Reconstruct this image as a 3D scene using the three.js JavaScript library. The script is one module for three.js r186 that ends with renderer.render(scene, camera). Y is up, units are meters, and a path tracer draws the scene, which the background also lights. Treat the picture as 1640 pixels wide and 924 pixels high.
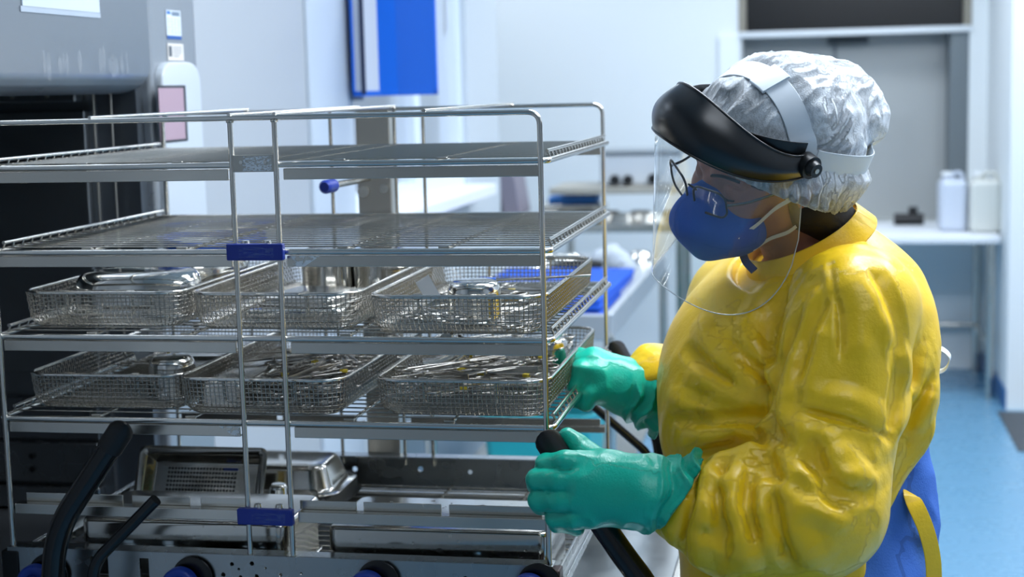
import * as THREE from 'three';
import { mergeGeometries, mergeVertices, toCreasedNormals } from 'three/addons/utils/BufferGeometryUtils.js';
import { RoundedBoxGeometry } from 'three/addons/geometries/RoundedBoxGeometry.js';
import { RectAreaLightUniformsLib } from 'three/addons/lights/RectAreaLightUniformsLib.js';

// ------------------------------------------------------------------ camera, light, exposure
RectAreaLightUniformsLib.init();
const scene = new THREE.Scene();
scene.background = new THREE.Color(0x05070a);
const camera = new THREE.PerspectiveCamera(21.062, 1640 / 924, 0.05, 60);
camera.position.set(0.7626, 1.47, 2.0298);
camera.rotation.order = 'YXZ';
camera.rotation.set(-0.1292, 0.1971, -0.0245);
camera.focus = 2.06; camera.userData.fStop = 4.2;
const renderer = new THREE.WebGLRenderer({ antialias: true });
renderer.toneMapping = THREE.LinearToneMapping;
renderer.toneMappingExposure = 1.24;
renderer.shadowMap.enabled = true;

const V = (x, y, z) => new THREE.Vector3(x, y, z);
const LIGHT = 0xedf5ff;
// recessed ceiling panels: [x, z, width, depth, intensity]
const PANELS = [[0.95, -0.6, 1.2, 0.6, 21], [0.85, -2.6, 1.2, 0.6, 7], [0.7, -4.6, 1.2, 0.6, 9], [2.05, -1.0, 0.6, 1.2, 16], [2.0, -3.7, 0.6, 1.2, 9], [-0.9, -5.3, 0.6, 0.6, 5], [1.5, 1.5, 1.2, 0.6, 1.8]];
const CEIL = 2.75;
for (const [x, z, w, d, I] of PANELS) {
  const l = new THREE.RectAreaLight(LIGHT, I, w, d);
  l.position.set(x, CEIL - 0.035, z); l.rotation.x = -Math.PI / 2; l.castShadow = true; scene.add(l);
}

// ------------------------------------------------------------------ helpers
let seed = 20240607;
const rnd = () => { seed |= 0; seed = seed + 0x6D2B79F5 | 0; let t = Math.imul(seed ^ seed >>> 15, 1 | seed); t = t + Math.imul(t ^ t >>> 7, 61 | t) ^ t; return ((t ^ t >>> 14) >>> 0) / 4294967296; };
const rr = (a, b) => a + (b - a) * rnd();
const lerp = (a, b, t) => a + (b - a) * t;
const clamp = (x, a, b) => Math.max(a, Math.min(b, x));
const sstep = (a, b, x) => { const t = clamp((x - a) / (b - a), 0, 1); return t * t * (3 - 2 * t); };
function hash3(x, y, z) { let h = Math.imul(x, 374761393) + Math.imul(y, 668265263) + Math.imul(z, 2147483647 ^ 0x5bd1e995) | 0; h = Math.imul(h ^ h >>> 13, 1274126177); return ((h ^ h >>> 16) >>> 0) / 4294967295; }
function vnoise(x, y, z) {
  const X = Math.floor(x), Y = Math.floor(y), Z = Math.floor(z); let fx = x - X, fy = y - Y, fz = z - Z;
  fx = fx * fx * (3 - 2 * fx); fy = fy * fy * (3 - 2 * fy); fz = fz * fz * (3 - 2 * fz);
  const c = (i, j, k) => hash3(X + i, Y + j, Z + k);
  return lerp(lerp(lerp(c(0, 0, 0), c(1, 0, 0), fx), lerp(c(0, 1, 0), c(1, 1, 0), fx), fy), lerp(lerp(c(0, 0, 1), c(1, 0, 1), fx), lerp(c(0, 1, 1), c(1, 1, 1), fx), fy), fz);
}
// noise with flat facets (linear over tetrahedra): creased plastic
function facet(x, y, z) {
  const X = Math.floor(x), Y = Math.floor(y), Z = Math.floor(z), f = [[x - X, 1, 0, 0], [y - Y, 0, 1, 0], [z - Z, 0, 0, 1]]; f.sort((a, b) => b[0] - a[0]);
  let i = 0, j = 0, k = 0, v = hash3(X, Y, Z) * (1 - f[0][0]);
  for (let q = 0; q < 3; q++) { i += f[q][1]; j += f[q][2]; k += f[q][3]; v += hash3(X + i, Y + j, Z + k) * (f[q][0] - (q < 2 ? f[q + 1][0] : 0)); }
  return v;
}
const fbm = (x, y, z) => 0.55 * vnoise(x, y, z) + 0.3 * vnoise(x * 2.1 + 5, y * 2.1 + 9, z * 2.1) + 0.15 * vnoise(x * 4.3, y * 4.3 + 3, z * 4.3 + 7);

// tileable grey noise texture; fn(u, v) gives 0..1
function tex(n, fn, { srgb = false, rep = [1, 1], rgb = false } = {}) {
  const a = new Uint8Array(n * n * 4);
  for (let j = 0; j < n; j++) for (let i = 0; i < n; i++) {
    const c = fn(i / n, j / n), o = 4 * (j * n + i);
    if (rgb) { a[o] = c[0]; a[o + 1] = c[1]; a[o + 2] = c[2]; } else a[o] = a[o + 1] = a[o + 2] = clamp(c, 0, 1) * 255;
    a[o + 3] = 255;
  }
  const t = new THREE.DataTexture(a, n, n); t.wrapS = t.wrapT = THREE.RepeatWrapping; t.magFilter = THREE.LinearFilter; t.minFilter = THREE.LinearMipmapLinearFilter; t.generateMipmaps = true;
  if (srgb) t.colorSpace = THREE.SRGBColorSpace;
  t.repeat.set(...rep); t.needsUpdate = true; return t;
}
// periodic noise: value noise wrapped at period p
function pnoise(x, y, p, s) { const X = Math.floor(x), Y = Math.floor(y); let fx = x - X, fy = y - Y; fx = fx * fx * (3 - 2 * fx); fy = fy * fy * (3 - 2 * fy); const w = k => ((k % p) + p) % p; return lerp(lerp(hash3(w(X), w(Y), s), hash3(w(X + 1), w(Y), s), fx), lerp(hash3(w(X), w(Y + 1), s), hash3(w(X + 1), w(Y + 1), s), fx), fy); }
const pf = (u, v, p, s) => 0.5 * pnoise(u * p, v * p, p, s) + 0.3 * pnoise(u * p * 2, v * p * 2, p * 2, s + 1) + 0.2 * pnoise(u * p * 4, v * p * 4, p * 4, s + 2);
const withRep = (t, a, b) => { const c = t.clone(); c.repeat.set(a, b); c.needsUpdate = true; return c; };

const T_smudge = tex(256, (u, v) => 0.8 + 0.3 * (pnoise(u * 5, v * 5, 5, 11) - 0.5) + 0.12 * (pnoise(u * 24, v * 24, 24, 5) - 0.5), { rep: [2.5, 2.5] });
const T_grain = tex(256, (u, v) => pf(u, v, 32, 21), { rep: [6, 6] });
const T_cloth = tex(256, (u, v) => 0.5 + 0.5 * (pf(u, v, 64, 41) - 0.5) + 0.25 * (pnoise(u * 256, v * 256, 256, 47) - 0.5), { rep: [8, 8] });

const std = (c, r, m = 0, o = {}) => new THREE.MeshStandardMaterial({ color: c, roughness: r, metalness: m, ...o });
const phy = (c, r, m = 0, o = {}) => new THREE.MeshPhysicalMaterial({ color: c, roughness: r, metalness: m, ...o });
const M = {
  steel: std(0xd0ccc3, 0.3, 1, { roughnessMap: T_smudge }),
  wire: std(0xb9b5ac, 0.2, 1),
  chrome: std(0xdcd9d2, 0.17, 1),
  polish: std(0xd6d4ce, 0.12, 1, { roughnessMap: withRep(T_smudge, 6, 6) }),
  satin: std(0xbcb9b1, 0.5, 1, { roughnessMap: T_smudge }),
  instr: std(0xb4b1aa, 0.27, 1),
  sheet: std(0xccc9c2, 0.2, 1, { roughnessMap: T_smudge }),
  black: std(0x0b0d0f, 0.38, 0),
  blackGloss: std(0x0a0b0d, 0.22, 0),
  rubber: std(0x08090b, 0.5),
  navy: std(0x0d2a86, 0.42, 0, { roughnessMap: withRep(T_smudge, 8, 8) }),
  yellowTape: std(0xcdb52b, 0.6),
  white: std(0xe6eaec, 0.5),
  wallWhite: std(0xe2e8ea, 0.62, 0, { bumpMap: T_grain, bumpScale: 0.0004 }),
  wallGrey: std(0xa4a9ae, 0.55, 0, { bumpMap: T_grain, bumpScale: 0.0003 }),
  ceiling: std(0xdfe4e6, 0.8),
  glass: phy(0xffffff, 0.02, 0, { transmission: 1, thickness: 0, ior: 1.45 }),
};
function geoOf(g) { if (!g.index) { const n = g.attributes.position.count; g.setIndex([...Array(n).keys()]); } for (const k of Object.keys(g.attributes)) if (!['position', 'normal', 'uv'].includes(k)) g.deleteAttribute(k); g.morphAttributes = {}; g.clearGroups(); return g; }
function mg(list) { list = list.flat(9); return list.length === 1 ? geoOf(list[0]) : mergeGeometries(list.map(geoOf)); }
// texture coordinates in metres, projected along the main axis of each normal
function boxUV(g) {
  const p = g.attributes.position, n = g.attributes.normal, uv = new Float32Array(p.count * 2);
  for (let i = 0; i < p.count; i++) {
    const ax = Math.abs(n.getX(i)), ay = Math.abs(n.getY(i)), az = Math.abs(n.getZ(i));
    const x = p.getX(i), y = p.getY(i), z = p.getZ(i);
    if (ax >= ay && ax >= az) { uv[2 * i] = z; uv[2 * i + 1] = y; } else if (ay >= az) { uv[2 * i] = x; uv[2 * i + 1] = z; } else { uv[2 * i] = x; uv[2 * i + 1] = y; }
  }
  g.setAttribute('uv', new THREE.BufferAttribute(uv, 2)); return g;
}
const names = {};
const numbered = n => { const k = names[n] = (names[n] ?? -1) + 1; return k ? `${n}_${String(k).padStart(3, '0')}` : n; };
function tag(o, label, category, group) { o.userData.label = label; o.userData.category = category; if (group) o.userData.group = group; return o; }
function part(name, geos, m, parent, { uv = true, stuff = false, label } = {}) {
  const g = geos.isBufferGeometry && geos.userData.ready ? geos : mg(Array.isArray(geos) ? geos : [geos]);
  if (uv && !g.userData.ready) boxUV(g); g.userData.ready = true;
  const o = new THREE.Mesh(g, m); o.name = name; o.castShadow = o.receiveShadow = true; if (stuff) o.userData.kind = 'stuff'; if (label) o.userData.label = label;
  if (parent) parent.add(o); else { o.name = numbered(name); scene.add(o); }
  return o;
}
function grp(name, parent) { const o = new THREE.Group(); o.name = name; parent.add(o); return o; }
function thing(name, label, category, group) { const o = new THREE.Group(); o.name = numbered(name); scene.add(o); return tag(o, label, category, group); }
function single(name, geos, m, label, category, group, opt) { return tag(part(name, geos, m, null, opt), label, category, group); }
function struct(name, geos, m, opt) { const o = part(name, geos, m, null, opt); o.userData.kind = 'structure'; return o; }
function copy(o, pos, label, group) { const c = o.clone(); c.name = numbered(o.name.replace(/_\d{3}$/, '')); scene.add(c); c.userData = { ...o.userData }; if (pos) c.position.copy(pos); if (label) c.userData.label = label; if (group) c.userData.group = group; return c; }
// boxes from corner to corner; r rounds the edges
function bx(x0, y0, z0, x1, y1, z1, r = 0) {
  const w = Math.abs(x1 - x0), h = Math.abs(y1 - y0), d = Math.abs(z1 - z0);
  const g = r ? new RoundedBoxGeometry(w, h, d, 2, Math.min(r, w / 2.01, h / 2.01, d / 2.01)) : new THREE.BoxGeometry(w, h, d);
  return g.translate((x0 + x1) / 2, (y0 + y1) / 2, (z0 + z1) / 2);
}
function cyl(a, b, ra, rb = ra, n = 20) { const d = b.clone().sub(a), g = new THREE.CylinderGeometry(rb, ra, d.length(), n); g.applyQuaternion(new THREE.Quaternion().setFromUnitVectors(V(0, 1, 0), d.normalize())); return g.translate((a.x + b.x) / 2, (a.y + b.y) / 2, (a.z + b.z) / 2); }
// rounded corners on a polyline
function fillet(pts, r, n = 6, closed = false) {
  const out = [], N = pts.length;
  for (let i = 0; i < N; i++) {
    if (!closed && (i === 0 || i === N - 1)) { out.push(pts[i].clone()); continue; }
    const p = pts[i], a = pts[(i + N - 1) % N], b = pts[(i + 1) % N], da = a.clone().sub(p), db = b.clone().sub(p);
    const ra = Math.min(r, da.length() * 0.49), rb = Math.min(r, db.length() * 0.49); da.setLength(ra); db.setLength(rb);
    for (let k = 0; k <= n; k++) { const t = k / n; out.push(p.clone().addScaledVector(da, (1 - t) * (1 - t)).addScaledVector(db, t * t)); }
  }
  return out;
}
// a profile (list of [a, b]) swept along points; `up` fixes the b axis, else it is carried along
function sweepProfile(pts, prof, { up = null, closed = false, capped = true, scale = null } = {}) {
  const N = pts.length, n = prof.length, P = [], Nn = [], UVs = [], I = []; let u = null, len = 0; const rings = closed ? N + 1 : N;
  const frames = [];
  for (let k = 0; k < N; k++) {
    const a = pts[closed ? (k + N - 1) % N : Math.max(0, k - 1)], b = pts[closed ? (k + 1) % N : Math.min(N - 1, k + 1)], t = b.clone().sub(a).normalize();
    if (up) { const uu = Array.isArray(up) ? up[k] : up; u = uu.clone().addScaledVector(t, -uu.dot(t)).normalize(); }
    else if (!u) { const h = Math.abs(t.y) < 0.9 ? V(0, 1, 0) : V(1, 0, 0); u = h.addScaledVector(t, -h.dot(t)).normalize(); }
    else u = u.clone().addScaledVector(t, -u.dot(t)).normalize();
    frames.push([t, u, new THREE.Vector3().crossVectors(t, u)]);
  }
  for (let q = 0; q < rings; q++) {
    const k = q % N, [t, uu, s] = frames[k]; if (q) len += pts[k].distanceTo(pts[(q - 1) % N]); const sc = scale ? scale(k / (N - 1)) : 1;
    for (let j = 0; j <= n; j++) {
      const [a, b] = prof[j % n], x = pts[k]; P.push(x.x + (s.x * a + uu.x * b) * sc, x.y + (s.y * a + uu.y * b) * sc, x.z + (s.z * a + uu.z * b) * sc); UVs.push(j / n, len);
      const [pa, pb] = prof[(j + n - 1) % n], [na, nb] = prof[(j + 1) % n]; let ex = nb - pb, ey = -(na - pa); const L = Math.hypot(ex, ey) || 1; ex /= L; ey /= L; Nn.push(s.x * ex + uu.x * ey, s.y * ex + uu.y * ey, s.z * ex + uu.z * ey);
    }
  }
  for (let q = 0; q < rings - 1; q++) for (let j = 0; j < n; j++) { const a = q * (n + 1) + j, b = a + n + 1; I.push(a, b, a + 1, a + 1, b, b + 1); }
  if (!closed && capped) for (const e of [0, N - 1]) { const base = P.length / 3, [t] = frames[e], sg = e ? 1 : -1; for (let j = 0; j < n; j++) { const o = 3 * (e * (n + 1) + j); P.push(P[o], P[o + 1], P[o + 2]); Nn.push(t.x * sg, t.y * sg, t.z * sg); UVs.push(0, 0); } for (let j = 1; j < n - 1; j++) e ? I.push(base, base + j + 1, base + j) : I.push(base, base + j, base + j + 1); }
  const g = new THREE.BufferGeometry(); g.setAttribute('position', new THREE.Float32BufferAttribute(P, 3)); g.setAttribute('normal', new THREE.Float32BufferAttribute(Nn, 3)); g.setAttribute('uv', new THREE.Float32BufferAttribute(UVs, 2)); g.setIndex(I); return g;
}
const circle = (r, n) => Array.from({ length: n }, (_, i) => [r * Math.cos(2 * Math.PI * i / n), r * Math.sin(2 * Math.PI * i / n)]);
const tube = (pts, r, n = 8, opt) => sweepProfile(pts, circle(r, n), opt);
const rod = (a, b, r, n = 8) => tube([a, b], r, n);
const flat = (w, t) => [[-w / 2, -t / 2], [w / 2, -t / 2], [w / 2, t / 2], [-w / 2, t / 2]];
const flatB = (w, t) => { const c = Math.min(w, t) * 0.4, W = w / 2, H = t / 2; return [[-W + c, -H], [W - c, -H], [W, -H + c], [W, H - c], [W - c, H], [-W + c, H], [-W, H - c], [-W, -H + c]]; };
const spline = (pts, n, closed = false) => new THREE.CatmullRomCurve3(pts, closed, 'centripetal').getSpacedPoints(n);
const lathe = (prof, n = 40) => { const g = new THREE.LatheGeometry(prof.map(([a, b]) => new THREE.Vector2(a, b)), n); return g; };
// a closed outline (x, z) carried through levels [inset, y]: a stamped vessel; outline(inset) gives the ring
function stamped(outline, levels, cap = true) {
  const n = outline(0).length, P = [], I = [];
  for (const [ins, y] of levels) for (const [x, z] of outline(ins)) P.push(x, y, z);
  for (let q = 0; q < levels.length - 1; q++) for (let j = 0; j < n; j++) { const a = q * n + j, b = q * n + (j + 1) % n; I.push(a, a + n, b, b, a + n, b + n); }
  if (cap) { const q = (levels.length - 1) * n; let cx = 0, cz = 0; for (let j = 0; j < n; j++) { cx += P[3 * (q + j)]; cz += P[3 * (q + j) + 2]; } P.push(cx / n, levels.at(-1)[1], cz / n); const c = P.length / 3 - 1; for (let j = 0; j < n; j++) I.push(q + j, c, q + (j + 1) % n); }
  const g = new THREE.BufferGeometry(); g.setAttribute('position', new THREE.Float32BufferAttribute(P, 3)); g.setIndex(I); g.computeVertexNormals(); g.setAttribute('uv', new THREE.Float32BufferAttribute(new Float32Array(P.length / 3 * 2), 2)); return g;
}
const rrect = (w, d, r, n = 7) => ins => { const W = w / 2 - ins, D = d / 2 - ins, R = Math.max(0.001, r - ins * 0.6), o = []; for (const [sx, sz, a0] of [[1, 1, 0], [-1, 1, 90], [-1, -1, 180], [1, -1, 270]]) for (let k = 0; k <= n; k++) { const a = (a0 + 90 * k / n) * Math.PI / 180; o.push([sx * (W - R) + R * Math.cos(a), sz * (D - R) + R * Math.sin(a)]); } return o; };
const oval = (a, b, n = 48) => ins => Array.from({ length: n }, (_, i) => { const t = 2 * Math.PI * i / n; return [(a - ins) * Math.cos(t), (b - ins) * Math.sin(t)]; });
const kidney = (a, b, bend, n = 64) => ins => Array.from({ length: n }, (_, i) => { const t = 2 * Math.PI * i / n, x = (a - ins) * Math.cos(t), z = (b - ins) * Math.sin(t); return [x, z - bend * (1 - (x / a) ** 2) + bend * 0.5]; });

// signed distances -> mesh (surface nets with normals from the field)
function surfaceNets(f, lo, hi, h, skip = 4) {
  const nx = Math.ceil((hi.x - lo.x) / h) + 1, ny = Math.ceil((hi.y - lo.y) / h) + 1, nz = Math.ceil((hi.z - lo.z) / h) + 1;
  const F = new Float32Array(nx * ny * nz), id = (i, j, k) => (k * ny + j) * nx + i, S = skip;
  for (let k = 0; k < nz; k += S) for (let j = 0; j < ny; j += S) for (let i = 0; i < nx; i += S) {
    const c = f(lo.x + (i + S / 2) * h, lo.y + (j + S / 2) * h, lo.z + (k + S / 2) * h), far = Math.abs(c) > S * h * 1.5 + 0.02;
    for (let c3 = k; c3 < Math.min(nz, k + S); c3++) for (let b = j; b < Math.min(ny, j + S); b++) for (let a = i; a < Math.min(nx, i + S); a++) F[id(a, b, c3)] = far ? c : f(lo.x + a * h, lo.y + b * h, lo.z + c3 * h);
  }
  const map = new Int32Array(nx * ny * nz).fill(-1), P = [], I = [];
  const E = [[0, 1], [2, 3], [4, 5], [6, 7], [0, 2], [1, 3], [4, 6], [5, 7], [0, 4], [1, 5], [2, 6], [3, 7]];
  for (let k = 0; k < nz - 1; k++) for (let j = 0; j < ny - 1; j++) for (let i = 0; i < nx - 1; i++) {
    let m = 0; const v = []; for (let q = 0; q < 8; q++) { const val = F[id(i + (q & 1), j + (q >> 1 & 1), k + (q >> 2))]; v.push(val); if (val < 0) m |= 1 << q; }
    if (m === 0 || m === 255) continue;
    let x = 0, y = 0, z = 0, n = 0;
    for (const [a, b] of E) if ((v[a] < 0) !== (v[b] < 0)) { const t = v[a] / (v[a] - v[b]); x += lerp(a & 1, b & 1, t); y += lerp(a >> 1 & 1, b >> 1 & 1, t); z += lerp(a >> 2, b >> 2, t); n++; }
    map[id(i, j, k)] = P.length / 3; P.push(lo.x + (i + x / n) * h, lo.y + (j + y / n) * h, lo.z + (k + z / n) * h);
  }
  const quad = (a, b, c, d, fl) => { if (a < 0 || b < 0 || c < 0 || d < 0) return; fl ? I.push(a, b, c, a, c, d) : I.push(a, c, b, a, d, c); };
  for (let k = 1; k < nz - 1; k++) for (let j = 1; j < ny - 1; j++) for (let i = 1; i < nx - 1; i++) {
    const v0 = F[id(i, j, k)] < 0;
    if (v0 !== F[id(i + 1, j, k)] < 0) quad(map[id(i, j - 1, k - 1)], map[id(i, j, k - 1)], map[id(i, j, k)], map[id(i, j - 1, k)], v0);
    if (v0 !== F[id(i, j + 1, k)] < 0) quad(map[id(i - 1, j, k - 1)], map[id(i - 1, j, k)], map[id(i, j, k)], map[id(i, j, k - 1)], v0);
    if (v0 !== F[id(i, j, k + 1)] < 0) quad(map[id(i - 1, j - 1, k)], map[id(i, j - 1, k)], map[id(i, j, k)], map[id(i - 1, j, k)], v0);
  }
  const N = new Float32Array(P.length), e = h * 0.6;
  for (let q = 0; q < P.length; q += 3) {
    const x = P[q], y = P[q + 1], z = P[q + 2]; let a = f(x + e, y, z) - f(x - e, y, z), b = f(x, y + e, z) - f(x, y - e, z), c = f(x, y, z + e) - f(x, y, z - e); const L = Math.hypot(a, b, c) || 1; N[q] = a / L; N[q + 1] = b / L; N[q + 2] = c / L;
  }
  const g = new THREE.BufferGeometry(); g.setAttribute('position', new THREE.Float32BufferAttribute(P, 3)); g.setAttribute('normal', new THREE.BufferAttribute(N, 3)); g.setAttribute('uv', new THREE.Float32BufferAttribute(new Float32Array(P.length / 3 * 2), 2)); g.setIndex(I); return g;
}
const smin = (a, b, k) => { const h = Math.max(k - Math.abs(a - b), 0) / k; return Math.min(a, b) - h * h * k * 0.25; };
const smax = (a, b, k) => -smin(-a, -b, k);
function sdCap(x, y, z, a, b, ra, rb) { const bx = b.x - a.x, by = b.y - a.y, bz = b.z - a.z, px = x - a.x, py = y - a.y, pz = z - a.z; const t = clamp((px * bx + py * by + pz * bz) / (bx * bx + by * by + bz * bz || 1e-9), 0, 1); return Math.hypot(px - bx * t, py - by * t, pz - bz * t) - (ra + (rb - ra) * t); }
// ellipsoid with its own axes: {c, A:[ax, ay, az], r:[..]}
function sdEll(x, y, z, E) { const px = x - E.c.x, py = y - E.c.y, pz = z - E.c.z; const [A, B, C] = E.A, [a, b, c] = E.r; const u = px * A.x + py * A.y + pz * A.z, v = px * B.x + py * B.y + pz * B.z, w = px * C.x + py * C.y + pz * C.z; const k0 = Math.hypot(u / a, v / b, w / c), k1 = Math.hypot(u / (a * a), v / (b * b), w / (c * c)); return k1 < 1e-9 ? -Math.min(a, b, c) : k0 * (k0 - 1) / k1; }

// ------------------------------------------------------------------ the room
const LW = -0.5;                                   // face of the left-hand wall
const floorMat = phy(0x6190ae, 0.36, 0, { roughnessMap: T_smudge, bumpMap: T_grain, bumpScale: 0.0003 });
struct('floor', bx(-2.8, -0.12, -6.3, 3.0, 0, 3.5), floorMat);
struct('ceiling', bx(-2.8, CEIL, -6.3, 3.0, CEIL + 0.12, 3.5), M.ceiling);
struct('wall_back', [bx(-2.8, 0, -6.3, V(0.3707, 1.7212, -6).x, CEIL, -6.0), bx(V(1.4883, 1.6869, -6).x, 0, -6.3, 3.0, CEIL, -6.0), bx(V(0.3707, 1.7212, -6).x, 0, -6.3, V(1.4883, 1.6869, -6).x, 0.72, -6.0), bx(V(0.3707, 1.7212, -6).x, 2.25, -6.3, V(1.4883, 1.6869, -6).x, CEIL, -6.0)], M.wallWhite);
struct('wall_right', bx(2.8, 0, -6.0, 3.0, CEIL, 3.5), M.wallGrey);
struct('wall_corner', [bx(1.575, 0, -6.0, 2.8, CEIL, -5.0)], M.wallWhite);
struct('wall_front', bx(-2.8, 0, 3.3, 3.0, CEIL, 3.5), std(0x9b9c9b, 0.6));
struct('baseboard_corner', bx(1.565, 0, -6.0, 1.575, 0.09, -5.0), std(0x2c5f93, 0.5));
// left-hand partition: grey panels, a white pilaster, a long window over a sill, a white end post
struct('wall_left', [bx(LW - 0.12, 0, -1.72, LW, CEIL, -1.02), bx(LW - 0.12, 0, 0.62, LW, CEIL, 3.3)], M.wallGrey);
struct('trim_1', bx(LW - 0.12, 0, -2.08, LW + 0.012, CEIL, -1.72, 0.006), std(0xb7c1cb, 0.5));
struct('wall_far_left', [bx(LW - 0.12, 0, -3.55, LW, 1.08, -2.08), bx(LW - 0.12, 2.2, -3.55, LW, CEIL, -2.08), bx(LW - 0.12, 0, -4.1, LW, CEIL, -3.55)], std(0xc6cdd2, 0.62, 0, { bumpMap: T_grain, bumpScale: 0.0004 }));
struct('trim_2', bx(LW - 0.1, 1.08, -3.55, LW + 0.1, 1.12, -2.085, 0.004), M.white);
{
  const w = thing('window_1', 'long internal window above the white sill', 'window'); w.userData = { kind: 'structure' };
  const fm = std(0xdbe6f0, 0.45);
  part('window_frame', [bx(LW - 0.09, 1.12, -2.14, LW - 0.02, 2.2, -2.08), bx(LW - 0.09, 1.12, -3.55, LW - 0.02, 2.2, -3.47), bx(LW - 0.09, 1.12, -3.47, LW - 0.02, 1.17, -2.14), bx(LW - 0.09, 2.13, -3.47, LW - 0.02, 2.2, -2.14), bx(LW - 0.085, 1.17, -2.95, LW - 0.025, 2.13, -2.87)], fm, w);
  part('pane', bx(LW - 0.06, 1.17, -2.87, LW - 0.052, 2.13, -2.14), M.glass, w);
  part('pane', bx(LW - 0.06, 1.17, -3.47, LW - 0.052, 2.13, -2.95), M.glass, w);
}
// the lit room behind that window
struct('wall_next_room', [bx(-2.8, 0, -4.1, -2.7, CEIL, -1.3), bx(-2.7, 0, -1.4, LW - 0.12, CEIL, -1.3), bx(-2.7, 0, -4.1, LW - 0.12, CEIL, -4.0)], std(0xc9d4e2, 0.7));
struct('wall_side_left', bx(-2.8, 0, -6.0, -2.6, CEIL, -4.1), M.wallWhite);
{
  const l = new THREE.RectAreaLight(LIGHT, 3.6, 1.2, 0.6); l.position.set(-1.6, CEIL - 0.035, -2.8); l.rotation.x = -Math.PI / 2; scene.add(l);
  const all = [...PANELS, [-1.6, -2.8, 1.2, 0.6, 7]];
  const glow = std(0xffffff, 0.5, 0, { emissive: new THREE.Color(LIGHT), emissiveIntensity: 3.2 });
  all.forEach(([x, z, w, d], i) => {
    const t = thing('ceiling_light', ['recessed ceiling light panel above the worker', 'recessed ceiling light panel above the towel cart', 'recessed ceiling light panel near the back wall', 'recessed ceiling light panel at the right behind the worker', 'recessed ceiling light panel before the steel hatch', 'small ceiling light panel in the far left bay', 'ceiling light panel behind the camera', 'ceiling light panel in the room behind the window'][i], 'light', 'recessed ceiling lights');
    part('housing', [bx(x - w / 2 - 0.02, CEIL - 0.025, z - d / 2 - 0.02, x + w / 2 + 0.02, CEIL - 0.001, z - d / 2), bx(x - w / 2 - 0.02, CEIL - 0.025, z + d / 2, x + w / 2 + 0.02, CEIL - 0.001, z + d / 2 + 0.02), bx(x - w / 2 - 0.02, CEIL - 0.025, z - d / 2, x - w / 2, CEIL - 0.001, z + d / 2), bx(x + w / 2, CEIL - 0.025, z - d / 2, x + w / 2 + 0.02, CEIL - 0.001, z + d / 2)], M.white, t);
    part('light_diffuser', bx(x - w / 2, CEIL - 0.022, z - d / 2, x + w / 2, CEIL - 0.002, z + d / 2), glow, t);
  });
}

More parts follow.
